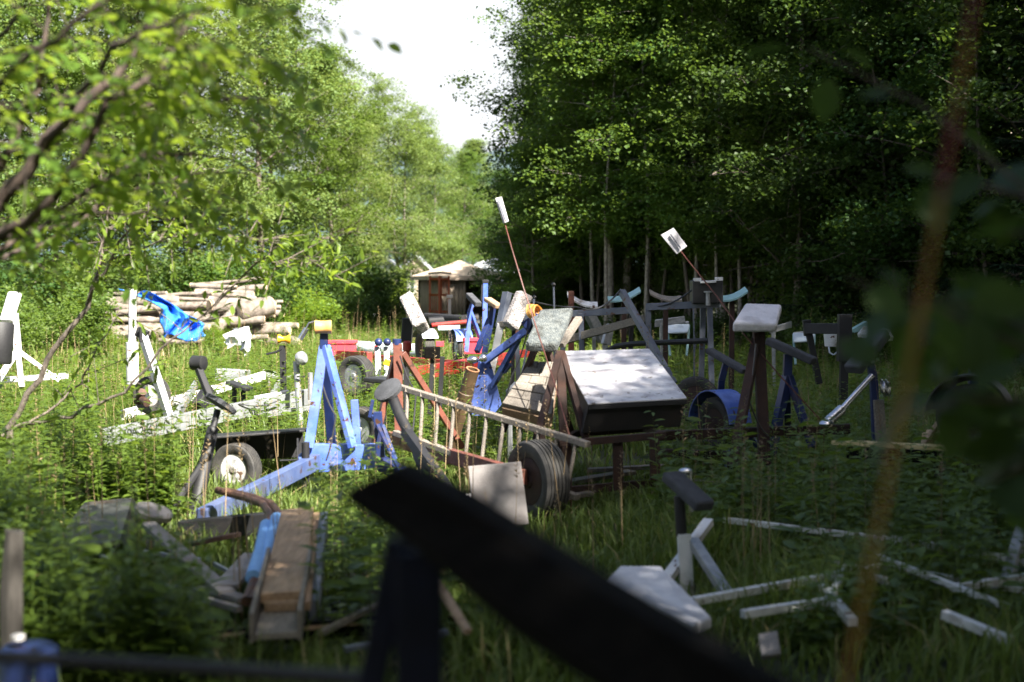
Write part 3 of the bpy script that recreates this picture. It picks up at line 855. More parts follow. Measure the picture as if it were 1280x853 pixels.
# bushes
def bush(kind, px, d, s, label, group):
    return plant_out(S_[kind], Vector((gx(px, d), d, -.03)), s, random.uniform(0, 6.28), 'bush', label, 'bush', group, ('stem', 'foliage'))
for px, d, s, kind in ((30, 30, 1.1, 'broad'), (95, 33, 1.1, 'broad'), (-30, 26, 1.1, 'broad'), (60, 37, 1.5, 'broad'), (120, 40.5, 1.4, 'dark'), (0, 36, 1.6, 'dark'), (205, 43, 1.6, 'dark'), (270, 42.5, 1.6, 'broad'), (330, 42, 1.4, 'dark')):
    bush(kind, px, d, s, 'leafy bush near the log pile on the sunlit left', 'bushes round the log pile')
bush('pale', 268, 35.2, .55, 'small pale sprouting bush just right of the blue tarp', None)
bush('pale', 128, 35.0, .6, 'small pale bush before the left end of the log pile', None)
for px, d, s, kind in ((365, 44, 1.3, 'pale'), (390, 41, 1.0, 'pale'), (425, 50, 1.6, 'dark'), (452, 54, 1.5, 'broad'), (478, 52, 1.1, 'dark'), (405, 56, 2.0, 'dark'), (500, 62, 1.2, 'pale'), (440, 47, .9, 'dark')):
    bush(kind, px, d, s, 'bush in the dip between the logs and the gazebo', 'bushes left of the gazebo')
for px, d, s, kind in ((700, 41, .85, 'broad'), (745, 38, .6, 'dark'), (830, 37, .7, 'dark'), (890, 35, .7, 'dark'), (960, 33, .7, 'dark'), (1035, 30, .7, 'dark'), (1110, 29, .8, 'dark'), (1190, 28, .9, 'dark'), (1265, 27, 1.0, 'dark'), (660, 40, .7, 'dark'), (1330, 25, 1.0, 'dark')):
    bush(kind, px, d, s, 'dark bush along the foot of the right wood', 'bushes along the right wood')

# ---- near tree whose branches fill the upper left
def near_tree():
    rg = np.random.default_rng(77)
    t = thing('alder_tree', 'near leafy tree reaching bright branches in from the left border', 'tree', Vector((-3.6, 6.3, 0)))
    org = np.array(t.location)
    B = [  # main limbs: pixel, depth, radius
        ([(-420, 520, 6.4), (-180, 400, 6.3), (0, 255, 6.1), (60, 175, 6.0), (110, 125, 6.0), (170, 70, 6.1), (190, 10, 6.2)], .045),
        ([(-180, 400, 6.3), (0, 295, 6.0), (70, 250, 5.8), (140, 130, 5.7), (215, 70, 5.8), (240, 20, 5.9)], .030),
        ([(-200, 420, 6.4), (0, 210, 6.6), (45, 110, 6.7), (65, 0, 6.8), (75, -60, 6.8)], .024),
        ([(0, 255, 6.1), (80, 170, 6.4), (190, 130, 6.9), (300, 120, 7.4), (350, 130, 7.7)], .016),
        ([(0, 300, 6.0), (100, 245, 6.3), (190, 190, 6.8), (290, 200, 7.3), (370, 240, 7.7)], .015),
        ([(-100, 360, 6.4), (0, 310, 6.6), (80, 270, 7.0), (180, 265, 7.6), (260, 290, 8.0)], .017),
        ([(-160, 420, 7.0), (-20, 330, 7.2), (70, 300, 7.5), (150, 240, 7.9), (230, 220, 8.3), (310, 215, 8.6)], .016),
        ([(60, 175, 6.0), (140, 60, 5.6), (230, 20, 5.4), (300, 0, 5.4)], .016),
        ([(110, 125, 6.0), (190, 60, 6.3), (250, 60, 6.6), (320, 70, 7.0)], .012),
        ([(0, 210, 6.6), (-40, 90, 6.5), (20, 20, 6.3), (60, -60, 6.2)], .02),
        ([(-180, 400, 6.3), (-60, 180, 5.6), (20, 80, 5.2), (120, 10, 5.0), (180, -40, 5.0)], .022),
    ]
    tubes, tw = [], []
    tubes.append(([np.array([-3.6, 6.3, -.1]), np.array([-3.7, 6.3, .8]), np.array(P(-420, 520, 6.4)) * .5 + np.array([-3.75, 6.35, 1.2]) * .5, np.array(P(-180, 400, 6.3)), np.array(P(-130, 200, 6.3)), np.array(P(-160, -100, 6.2))], [.11, .10, .09, .075, .05, .02]))
    for pts, r in B:
        q = [np.array(P(*p)) for p in pts]
        dense = []
        for a, b in zip(q[:-1], q[1:]):
            for s in np.linspace(0, 1, 5)[:-1]:
                dense.append(a * (1 - s) + b * s + rg.normal(0, .008, 3))
        dense.append(q[-1])
        n = len(dense)
        tubes.append((dense, [r * (1 - .8 * i / (n - 1)) for i in range(n)]))
        for i in range(int(n * .25), n):
            tw.append((dense[i], unit(dense[i] - dense[i - 1]), r * (1 - .8 * i / (n - 1))))
    C, D = [], []
    for p, d, r in tw:
        for _ in range(rg.integers(1, 4)):
            dd = unit(d * .6 + rg.normal(0, .75, 3) + np.array([0.15, 0, -.12]))
            ln = rg.uniform(.22, .6)
            e = [p, p + dd * ln * .5 + np.array([0, 0, -.01]), p + dd * ln + np.array([0, 0, -.05])]
            tubes.append((e, [min(r * .4, .0035), .0022, .001]))
            for s in np.linspace(.2, 1, rg.integers(5, 10)):
                b = e[0] + (e[2] - e[0]) * s
                lat = unit(np.cross(dd, [0, 0, 1.0]) * rg.choice([-1, 1]) + dd * .7 + rg.normal(0, .25, 3) + np.array([0, 0, -.3]))
                C.append(b); D.append(lat)
    C, D = np.array(C), np.array(D); n = len(C)
    Nn = unit(np.stack([rg.normal(0, .5, n), rg.normal(0, .5, n), np.ones(n)], 1))
    L = rg.uniform(.05, .10, n)
    V, F, T = leaves(C, D, Nn, L, L * .55, rg.uniform(0, 1, n), fine=True)
    for nm, me in (('trunk', tubes_mesh('trunk', [([p - org for p in q], r) for q, r in tubes], M['twig_bark'])), ('crown', raw_mesh('crown', V - org, F, M['alder'], T))):
        o = bpy.data.objects.new(nm, me); o.parent = t; COL.objects.link(o)
near_tree()

# ---- thin leaning branches of a smaller bush in front of the logs
def thin_sapling():
    rg = np.random.default_rng(5)
    t = thing('thin_sapling', 'thin crooked sapling leaning right across the log pile', 'sapling', P(12, 536, 11.5) * 1.0)
    t.location.z = 0
    org = np.array(t.location)
    B = [([(12, 536, 11.5), (60, 450, 11.4), (110, 380, 11.3), (128, 330, 11.3), (135, 270, 11.3), (120, 200, 11.3)], .028),
         ([(12, 536, 11.5), (90, 520, 11.3), (155, 490, 11.1), (215, 425, 11.0), (270, 380, 11.0), (310, 345, 11.1)], .017),
         ([(0, 545, 11.5), (60, 515, 11.6), (100, 480, 11.7), (120, 440, 11.7), (150, 390, 11.8)], .014),
         ([(110, 380, 11.3), (150, 300, 11.1), (185, 265, 11.0), (230, 235, 10.9)], .014),
         ([(270, 380, 11.0), (320, 330, 10.9), (375, 322, 10.8), (420, 345, 10.7)], .009),
         ([(128, 330, 11.3), (200, 300, 11.0), (260, 290, 10.8), (330, 300, 10.6)], .010)]
    tubes, C, D = [], [], []
    tubes.append(([np.array([org[0], org[1], -.1]), np.array(P(12, 536, 11.5))], [.035, .03]))
    for bi, (pts, r) in enumerate(B):
        q = [np.array(P(*p)) for p in pts]
        dense = []
        for a, b in zip(q[:-1], q[1:]):
            for s in np.linspace(0, 1, 5)[:-1]:
                dense.append(a * (1 - s) + b * s + rg.normal(0, .012, 3))
        dense.append(q[-1]); n = len(dense)
        tubes.append((dense, [r * (1 - .75 * i / (n - 1)) for i in range(n)]))
        for i in range(int(n * (.55 if bi == 0 else .3)), n):
            for _ in range(3 if bi in (0, 3, 4, 5) else 1):
                dd = unit(rg.normal(0, 1, 3) + np.array([.3, -.2, .1])); ln = rg.uniform(.15, .5)
                e = dense[i] + dd * ln
                tubes.append(([dense[i], e], [.005, .002]))
                for s in np.linspace(.3, 1, 7):
                    C.append(dense[i] + dd * ln * s); D.append(unit(rg.normal(0, 1, 3) + dd * .6 + np.array([0, 0, -.4])))
    C, D = np.array(C), np.array(D); n = len(C)
    L = rg.uniform(.07, .13, n)
    V, F, T = leaves(C, D, unit(np.stack([rg.normal(0, .5, n), rg.normal(0, .5, n), np.ones(n)], 1)), L, L * .36, rg.uniform(0, 1, n), fine=True)
    for nm, me in (('trunk', tubes_mesh('trunk', [([p - org for p in q], r) for q, r in tubes], M['bark'])), ('crown', raw_mesh('crown', V - org, F, M['alder'], T))):
        o = bpy.data.objects.new(nm, me); o.parent = t; COL.objects.link(o)
thin_sapling()

# ---- dark leaves hanging in close on the right
def near_sprig():
    rg = np.random.default_rng(9)
    t = thing('young_maple', 'young maple close by on the right, leaves blurred and dark', 'sapling', Vector((1.75, 3.0, 0)))
    org = np.array(t.location)
    B = [[(1520, 700, 3.0), (1400, 520, 2.9), (1270, 430, 2.8), (1160, 380, 2.7), (1060, 350, 2.6)],
         [(1400, 520, 2.9), (1290, 500, 2.8), (1200, 500, 2.7), (1140, 520, 2.6)],
         [(1480, 600, 3.0), (1380, 400, 3.1), (1300, 250, 3.2), (1150, 130, 3.3), (1010, 60, 3.4)],
         [(1380, 400, 3.1), (1290, 390, 3.1), (1220, 400, 3.1), (1150, 430, 3.0)],
         [(1300, 250, 3.2), (1220, 230, 3.3), (1130, 210, 3.4)],
         [(1470, 640, 3.0), (1350, 560, 3.0), (1260, 520, 3.0), (1190, 480, 2.9), (1120, 470, 2.9)],
         [(1350, 560, 3.0), (1290, 580, 3.0), (1240, 600, 2.9)],
         [(1420, 500, 3.0), (1330, 430, 3.0), (1250, 400, 2.9), (1170, 370, 2.9)],
         [(1380, 400, 3.1), (1330, 300, 3.1), (1260, 290, 3.0)]]
    stem = [np.array([org[0], org[1], -.1]), np.array(P(1520, 700, 3.0)), np.array(P(1480, 600, 3.0)), np.array(P(1380, 400, 3.1))]
    tubes, C, D = [(stem, [.016, .014, .012, .010])], [], []
    for bi, pts in enumerate(B):
        q = [np.array(P(*p)) for p in pts]
        tubes.append((q, [.008 * (1 - .8 * i / len(q)) for i in range(len(q))]))
        for i in range(1, len(q)):
            for s in np.linspace(.1, 1, 7 if bi > 4 else 5):
                p = q[i - 1] * (1 - s) + q[i] * s
                if rg.uniform() < (.8 if bi in (0, 1, 3, 5, 6, 7) else .55):
                    dd = unit(rg.normal(0, 1, 3) * np.array([1, .6, .8]) + np.array([-.3, 0, -.35]))
                    C.append(p + dd * .04); D.append(dd)
    C, D = np.array(C), np.array(D); n = len(C)
    L = rg.uniform(.08, .15, n)
    V, F, T = leaves(C, D, unit(np.stack([rg.normal(0, .5, n), rg.normal(-.5, .5, n), np.ones(n)], 1)), L, L * .75, rg.uniform(0, 1, n), fine=True)
    for nm, me in (('trunk', tubes_mesh('trunk', [([p - org for p in q], r) for q, r in tubes], M['bark'])), ('crown', raw_mesh('crown', V - org, F, M['deep'], T))):
        o = bpy.data.objects.new(nm, me); o.parent = t; COL.objects.link(o)
near_sprig()
# ------------------------------------------------------------------ trailers and stands in the clearing
def V3(*a): return Vector(a)

def panel(mb, corners, th, toward=None):
    """slab from pixel corners (px, py, d), thickened away from the viewer"""
    pts = [P(*c) for c in corners]
    n = (pts[1] - pts[0]).cross(pts[2] - pts[0]).normalized()
    if n.y < 0: n = -n
    return mb.prism(pts, n * th)

def rollerx(mb, c, axis, w, r, waist=.6):
    prof = [(-w / 2, r * .5), (-w / 2, r), (-w * .36, r), (-w * .16, r * waist), (w * .16, r * waist), (w * .36, r), (w / 2, r), (w / 2, r * .5)]
    return mb.lathe(prof, c, axis, 18)

def bolt(mb, c, r=.012, axis=(0, -1, 0)):
    return mb.lathe([(-.01, r), (.012, r), (.014, r * .6)], c, axis, 6)

# ---- 1 trailer with the blue A-frame winch post
t = thing('boat_trailer', 'blue-tongued trailer whose A-frame post carries an amber roller', 'trailer', ground_at(400, 13))
m = MB(); bar(m, (252, 648, 10.6), (395, 577, 12.9), .09, .14); build('side_rail', m, M['shaded_blue'], t, .006, label='blue rail slanting down to the left, shade put into its colour')
m = MB(); panel(m, [(372, 570, 12.9), (388, 556, 12.9), (470, 556, 12.9), (482, 582, 12.9), (452, 588, 12.9), (378, 592, 12.9)], .12); build('tongue', m, M['blue'], t, .006)
m = MB(); bar(m, (470, 575, 13), (560, 625, 12.0), .10, .12); build('side_rail', m, M['dark_blue'], t, .006)
f = MB(); bar(f, (405, 432, 13), (386, 560, 12.85), .085, .05); lg = build('leg', f, M['blue'], t, .004)
f = MB(); bar(f, (407, 432, 13), (441, 560, 12.85), .085, .05); build('leg', f, M['blue'], t, .004)
f = MB(); bar(f, (405, 440, 13.1), (415, 556, 13.45), .085, .05); build('leg', f, M['dark_blue'], t, .004)
f = MB(); bar(f, (405, 436, 13), (405, 417, 13), .07, .07); build('post_cap', f, M['dark_blue'], t, .006)
f = MB(); rollerx(f, P(404, 409, 12.95), (1, .1, 0), .15, .062, .93); build('roller', f, M['amber'], t, smooth=True)
f = MB(); f.tube([P(394, 402, 13), P(386, 404, 12.95), P(382, 412, 12.95)], .008, 8); hk = build('winch_handle', f, M['chrome'], t, smooth=True)
f = MB(); f.tube([P(383, 411, 12.95), P(375, 424, 12.95)], .024, 12); build('grip', f, M['chrome'], hk, smooth=True)
f = MB(); f.tube([P(382, 553, 12.7), P(382, 640, 12.7)], .036, 14); jk = build('jack_post', f, M['black'], t, smooth=True)
f = MB(); f.tube([P(372, 548, 12.75), P(372, 575, 12.7), P(350, 576, 12.7)], .010, 6); build('crank', f, M['black'], jk, smooth=True)
f = MB(); bar(f, (443, 500, 12.95), (447, 556, 12.95), .065, .06); build('stub_post', f, M['blue'], t, .004)
f = MB(); bar(f, (472, 515, 12.8), (476, 572, 12.8), .075, .06); s_ = build('stub_post', f, M['dark_blue'], t, .004)
f = MB(); bar(f, (478, 532, 12.8), (494, 575, 12.6), .035, .035); build('brace', f, M['dark_blue'], s_, .003)
f = MB(); bar(f, (462, 522, 13.0), (466, 500, 13.0), .03); bar(f, (466, 520, 12.9), (500, 590, 12.2), .03); build('cross_bar', f, M['dark_blue'], t, .003)
wheel(t, P(296, 586, 13.4), V3(-.42, -1, 0), .245, .16, 'white')
wheel(t, P(452, 537, 14.6), V3(-.5, -1, 0), .235, .16, 'galv')
f = MB(); panel(f, [(268, 546, 13.75), (378, 539, 13.9), (384, 572, 13.9), (270, 576, 13.75)], .10); build('mudguard_box', f, M['black'], t, .008)
f = MB(); panel(f, [(262, 549, 13.3), (384, 540, 13.5), (382, 537, 13.9), (264, 545, 13.8)], .02); build('mudguard_lid', f, M['black_plastic'], t, .004)

# ---- 2 galvanised trailer with registration letters
t = thing('boat_trailer', 'pale galvanised trailer with black registration letters on its rail', 'trailer', ground_at(260, 16))
m = MB(); bar(m, (105, 552, 14.8), (396, 494, 17.6), .07, .19); rail = build('frame_rail', m, M['galv'], t, .006)
m = MB(); bar(m, (330, 519, 16.7), (400, 508, 17.4), .05, .06); build('lower_rail', m, M['galv'], t, .005)
m = MB(); bar(m, (150, 520, 17.5), (330, 470, 20), .06, .12); build('frame_rail', m, M['white'], t, .005)
m = MB(); bar(m, (215, 530, 15.8), (245, 480, 19.2), .06, .10); bar(m, (335, 506, 16.8), (350, 478, 19.4), .06, .10); build('cross_member', m, M['galv'], t, .005)
cu = bpy.data.curves.new('registration_lettering', 'FONT')
cu.body = '50A 284 131'; cu.size = .125; cu.extrude = .002; cu.align_x = 'LEFT'; cu.align_y = 'CENTER'; cu.space_character = .92
a_, b_ = P(105, 552, 14.8), P(396, 494, 17.6); ax = (b_ - a_).normalized(); nrm = ax.cross(V3(0, 0, 1)).normalized()
if nrm.y > 0: nrm = -nrm
upv = nrm.cross(ax)
lt = bpy.data.objects.new('registration_lettering', cu); COL.objects.link(lt)
cu.materials.append(M['lettering'])
pos = a_ + ax * ((P(148, 543, 15.2) - a_).dot(ax)) + nrm * .038
bpy.context.view_layer.update()
lm_ = bpy.data.meshes.new_from_object(lt)
bpy.data.objects.remove(lt)
lt = bpy.data.objects.new('registration_lettering', lm_); COL.objects.link(lt)
lt.parent = rail
lt.matrix_local = Matrix.Translation(pos - t.location) @ Matrix((ax, upv, nrm)).transposed().to_4x4()
m = MB(); bar(m, (178, 418, 16.3), (214, 528, 15.9), .085, .085); b = build('boom', m, M['galv'], t, .006)
m = MB(); bar(m, (171, 414, 16.3), (184, 420, 16.3), .09, .11); m.tube([P(176, 428, 16.2), P(176, 409, 16.2)], .02, 8); build('clamp', m, M['black'], b, .006)
m = MB(); m.tube([P(166, 361, 17.2), P(165, 430, 17.2)], .048, 14); m.tube([P(165, 428, 17.2), P(166, 480, 17.2)], .075, 14); build('guide_post', m, M['white'], t, smooth=True)
wheel(t, P(190, 494, 16.4), V3(-.35, -1, 0), .22, .15, 'white')
m = MB(); m.tube([P(172, 502, 15.9), P(178, 490, 15.8)], .05, 10); m.tube([P(178, 500, 15.8), P(184, 504, 15.7)], .045, 10); build('winch_drum', m, M['rust_pipe'], t, smooth=True)
m = MB(); bar(m, (247, 509, 16.7), (262, 486, 16.9), .12, .14); build('winch_box', m, M['black_plastic'], t, .015)
m = MB(); panel(m, [(318, 509, 16.9), (360, 500, 17.2), (362, 488, 17.2), (320, 496, 16.9)], .05); build('bunk_board', m, M['white_pad'], t, .008)
m = MB(); bar(m, (353, 432, 17.4), (355, 506, 17.4), .07, .06); st = build('roller_stand', m, M['black'], t, .004)
m = MB(); rollerx(m, P(355, 424, 17.35), (1, .1, -.05), .15, .055, .62); build('roller', m, M['yellow'], st, smooth=True)
m = MB(); m.tube([P(352, 436, 17.3), P(346, 440, 17.3), P(333, 443, 17.3)], .014, 7); build('crank', m, M['black'], st, smooth=True)
m = MB(); m.tube([P(370, 452, 17), P(376, 535, 16.9)], .038, 12); st = build('jack_post', m, M['galv'], t, smooth=True)
m = MB(); m.lathe([(-.05, .07), (-.02, .085), (.02, .085), (.05, .06)], P(377, 448, 16.9), (1, -.4, .2), 16); build('winch_drum', m, M['galv'], st, smooth=True)
m = MB(); bar(m, (371, 471, 16.9), (381, 471, 16.9), .02); build('pin', m, M['black'], st)
m = MB(); m.tube([P(388, 466, 17.2), P(388, 500, 17.2)], .032, 10); build('guide_post', m, M['galv'], t, smooth=True)

# ---- 3 white padded stand at the left border
t = thing('boat_stand', 'white painted tripod stand with a tilted white pad by the left border', 'stand', ground_at(20, 19))
m = MB(); bar(m, (18, 392, 19), (23, 445, 19), .085, .085); build('post', m, M['white'], t, .008)
for a in ((-4, 478, 18.4), (27, 485, 18.6), (74, 476, 19.2)):
    m = MB(); bar(m, (22, 438, 19), a, .07, .06); build('leg', m, M['white'], t, .006)
m = MB(); bar(m, (-40, 478, 19.4), (85, 470, 19.4), .06, .08); build('cross_bar', m, M['white'], t, .006)
m = MB(); bar(m, (19, 366, 19), (8, 402, 18.8), .18, .09); build('pad', m, M['white_pad'], t, .025, seg=3)
t = thing('tyre_stand', 'dark round drum half hidden at the left border behind grass', 'drum', ground_at(-4, 18))
m = MB(); m.lathe([(0, .16), (.03, .18), (.5, .18), (.53, .16)], P(-4, 455, 18), (0.05, .1, 1), 20); build('drum_body', m, M['black'], t, smooth=True)

# ---- 4 black pole stand with an oval pad
t = thing('pad_stand', 'black slanted pole stand topped by a tilted oval pad', 'stand', ground_at(235, 11.6))
m = MB(); m.tube([P(272, 513, 12.0), P(264, 545, 11.9)], .028, 10); m.tube([P(266, 536, 11.9), P(240, 655, 11.4)], [.048, .06], 12); build('pole', m, M['black'], t, smooth=True)
m = MB(); m.tube([P(257, 575, 11.75), P(212, 640, 11.2)], .030, 8); build('brace', m, M['black'], t, smooth=True)
m = MB(); ax_ = (P(291, 517, 11.9) - P(262, 493, 12.1)).normalized()
nn = V3(ax_.z, -.25, -ax_.x); nn = -nn if nn.z < 0 else nn
m.lathe([(-.025, .10), (-.02, .145), (.015, .15), (.022, .135)], P(276, 505, 12), nn, 26); build('pad', m, M['dark_pad'], t, smooth=True)
m = MB(); bar(m, (247, 458, 12.4), (262, 496, 12.2), .055, .06); ar = build('arm', m, M['black'], t, .008)
m = MB(); m.lathe([(-.06, .055), (-.055, .065), (.055, .065), (.06, .055)], P(248, 454, 12.4), (1, -.4, 0), 14); build('end_knob', m, M['black_plastic'], ar, smooth=True)

# ---- 5 black bench-like pad
t = thing('bunk_stand', 'low black stand carrying a small flat black pad near the galvanised rail', 'stand', ground_at(299, 17.4))
m = MB(); bar(m, (286, 478, 17.4), (312, 487, 17.3), .18, .05); build('pad', m, M['black_plastic'], t, .012)
for px in (293, 304):
    m = MB(); bar(m, (px, 484, 17.4), (px, 506, 17.4), .05, .05); build('leg', m, M['black'], t)

# ---- 6 rust coloured tripod with a carpeted pad
t = thing('winch_tripod', 'red-brown A-frame post standing left of the wooden ladder', 'stand', ground_at(500, 14))
m = MB(); bar(m, (497, 430, 13.9), (499, 545, 13.8), .085, .075); build('post', m, M['red_brown'], t, .005)
m = MB(); bar(m, (494, 446, 14), (466, 565, 13.9), .07, .055); build('brace', m, M['red_brown'], t, .005)
m = MB(); bar(m, (503, 441, 14), (578, 560, 14.3), .07, .055); build('brace', m, M['red_brown'], t, .005)
m = MB(); m.tube([P(496, 431, 13.9), P(496, 424, 13.9)], .045, 10); build('post_cap', m, M['dark_blue'], t, smooth=True)
t = thing('padded_stand', 'worn whitish carpeted block tilted on a dark post above the red trailer', 'stand', ground_at(515, 15.5))
m = MB(); bar(m, (508, 372, 15.5), (528, 411, 15.2), .19, .15, up=(1, -.2, .4)); build('pad', m, M['pale_carpet'], t, .03, seg=3, jitter=.008)
m = MB(); bar(m, (510, 398, 15.6), (508, 428, 15.6), .12, .10); build('bracket', m, M['black'], t, .01)
m = MB(); bar(m, (508, 425, 15.6), (508, 520, 15.6), .06, .06); build('post', m, M['black'], t, .004)
m = MB(); m.lathe([(0, .03), (.02, .05), (.10, .05), (.12, .03)], P(509, 440, 15.5), (0, 0, 1), 10); bar(m, (509, 436, 15.5), (509, 448, 15.5), .05, .05); build('lamp', m, M['red'], t, smooth=True)
t = thing('post_pair', 'pair of black posts capped by one weathered wood block before the red trailer', 'stand', ground_at(545, 16))
for px in (541, 553):
    m = MB(); bar(m, (px, 446, 16), (px - 4, 520, 16), .05, .06); build('post', m, M['black'], t, .004)
m = MB(); bar(m, (531, 441, 16), (550, 441, 16), .16, .13); build('block', m, M['timber_dark'], t, .012)

# ---- 7 black arm with a round pad
t = thing('arm_stand', 'long black arm with a round dark pad leaning before the ladder', 'stand', ground_at(550, 11.2))
m = MB(); m.tube([P(490, 495, 12.2), P(500, 520, 12), P(514, 548, 11.8)], .045, 12); bar(m, (506, 538, 11.9), (580, 640, 10.6), .065, .09); build('arm', m, M['black'], t, smooth=True)
m = MB(); bar(m, (520, 562, 11.7), (548, 625, 11.0), .05, .12); build('arm_web', m, M['black'], t, .004)
m = MB(); m.lathe([(-.025, .09), (-.02, .125), (.015, .13), (.025, .115)], P(485, 488, 12.2), V3(-.45, -.55, .75), 26); build('pad', m, M['dark_pad'], t, smooth=True)
t = thing('flat_pad', 'flat black pad on a bracket right behind the round dark pad', 'stand', ground_at(480, 15))
m = MB(); bar(m, (464, 474, 15), (494, 477, 14.8), .26, .05); build('pad', m, M['black_plastic'], t, .012)
m = MB(); bar(m, (480, 480, 15), (480, 530, 15), .05, .05); build('post', m, M['black'], t)

# ---- 8 wooden ladder on its edge
t = thing('wooden_ladder', 'grey wooden ladder lying on its edge in the grass', 'ladder', ground_at(600, 12.6))
a0, a1 = P(496, 483, 13.3), P(735, 556, 11.6)
b0, b1 = P(494, 541, 13.15), P(722, 622, 11.5)
m = MB(); m.bar(a0, a1, .07, .05); build('rail', m, M['wood'], t, .006)
m = MB(); m.bar(b0, b1, .07, .05); build('rail', m, M['wood'], t, .006)
for k in range(11):
    s = .065 + .088 * k
    m = MB(); q, r_ = a0 + (a1 - a0) * s, b0 + (b1 - b0) * s
    m.tube([q + V3(0, -.01, 0), r_ + V3(0, -.01, 0)], .017, 8); m.bar(q + (q - r_) * .06 + V3(0, -.03, 0), q - (q - r_) * .05 + V3(0, -.03, 0), .045, .018)
    build('rung', m, M['wood'], t, smooth=True)

# ---- 9 brown pipe and blue winch post
t = thing('brown_pipe', 'wide brown stained pipe leaning open end up beside the blue winch plate', 'pipe', ground_at(572, 14.6))
m = MB()
ax_ = (P(591, 462, 14.5) - P(566, 548, 14.7)).normalized(); ln = (P(591, 462, 14.5) - P(566, 548, 14.7)).length
m.lathe([(-.3, .068), (ln * .55, .070), (ln * .56, .079), (ln * .66, .079), (ln * .67, .070), (ln, .070), (ln, .056), (-.3, .056)], P(566, 548, 14.7), ax_, 24, closed=True); pb_ = build('pipe_wall', m, M['brown_pipe'], t, smooth=True)
m = MB(); m.lathe([(ln - .004, .0715), (ln + .004, .071), (ln + .004, .055), (ln - .004, .055)], P(566, 548, 14.7), ax_, 24, closed=True); build('pipe_rim', m, M['pipe_inside'], t, smooth=True)

t = thing('winch_post', 'bright blue triangular winch plate with a raised double arm and orange strap coil', 'winch stand', ground_at(605, 15))
m = MB(); panel(m, [(601, 449, 14.9), (612, 449, 14.9), (627, 506, 14.9), (616, 520, 14.9), (590, 520, 14.9), (589, 505, 14.9)], .05); pl_ = build('plate', m, M['blue'], t, .005)
m = MB()
for px, py in ((601, 470), (603, 485), (607, 500), (612, 512)): bolt(m, P(px, py, 14.89), .010)
build('rivet', m, M['chrome'], pl_)
m = MB(); bar(m, (606, 452, 14.85), (661, 411, 14.6), .07, .07); build('arm', m, M['blue'], t, .005)
m = MB(); bar(m, (612, 490, 14.95), (648, 424, 14.7), .06, .05); build('brace', m, M['blue'], t, .005)
m = MB(); bar(m, (630, 466, 14.85), (638, 455, 14.8), .04); bar(m, (592, 520, 15.1), (600, 452, 15.05), .04, .05); build('back_bar', m, M['dark_blue'], t, .004)
m = MB(); m.sphere(P(591, 450, 14.8), .052, 14, (1.25, 1, .8)); m.sphere(P(604, 448, 14.75), .045, 14); build('coupler_ball', m, M['chrome'], t, smooth=True)
m = MB()
for k in range(5):
    m.lathe([(-.012, .075 + .006 * (k % 2)), (0, .085), (.012, .075 + .006 * (k % 2)), (0, .066)], P(669, 391, 14.45) + V3(.03 - .018 * k, .01 * k, .002 * k), (.75, -.55, .25), 20, closed=True)
build('strap_coil', m, M['orange'], t, smooth=True)
m = MB(); bar(m, (662, 413, 14.6), (670, 394, 14.5), .075, .07); m.bar(P(656, 400, 14.6), P(664, 412, 14.6), .09, .1); build('winch_head', m, M['dark_blue'], t, .008)
m = MB(); panel(m, [(664, 398, 14.35), (676, 392, 14.35), (675, 405, 14.35), (667, 410, 14.35)], .03); build('winch_plate', m, M['hull'], t, .004)

t = thing('tall_post', 'tall pale square post slanting up between the blue stand and carpeted pad', 'post', ground_at(615, 16.5))
m = MB(); bar(m, (607, 500, 16.4), (626, 405, 16.5), .085, .085); build('post', m, M['white'], t, .006)
m = MB(); bar(m, (625, 410, 16.5), (634, 366, 16.6), .085, .085); build('post_top', m, M['grey_steel'], t, .006)
m = MB(); bar(m, (624, 406, 16.5), (655, 403, 16.3), .07, .07); build('side_arm', m, M['wood'], t, .006)
t = thing('padded_stand', 'upright grey carpet roll pad beside the orange strap coil', 'stand', ground_at(650, 15.2))
m = MB(); bar(m, (656, 367, 15.2), (637, 409, 15), .17, .13, up=(.5, -1, .1)); build('pad', m, M['pale_carpet'], t, .03, seg=3, jitter=.010, label='frayed grey carpet pad')
m = MB(); bar(m, (645, 405, 15.2), (650, 520, 15.3), .05, .09); build('post', m, M['grey_steel'], t, .005)
m = MB(); bar(m, (642, 412, 15.1), (640, 508, 15.2), .04, .05); build('post', m, M['black'], t, .005)
t = thing('padded_stand', 'broad dark grey carpeted pad on splayed rusty legs left of the white-topped box', 'stand', ground_at(690, 13.4))
m = MB(); panel(m, [(656, 430, 13.0), (676, 386, 13.5), (717, 384, 13.5), (698, 430, 13.0)], .10); build('pad', m, M['carpet'], t, .03, seg=3, jitter=.006)
m = MB(); bar(m, (668, 438, 13.3), (628, 540, 13.5), .06, .05); build('leg', m, M['rust'], t, .004)
m = MB(); bar(m, (684, 432, 13.4), (693, 470, 13.5), .05, .05); bar(m, (690, 462, 13.5), (720, 560, 13.6), .05, .05); build('leg', m, M['rust'], t, .004)
m = MB(); bar(m, (701, 432, 13.6), (724, 398, 13.9), .07, .05); build('backing_board', m, M['wood'], t, .004)

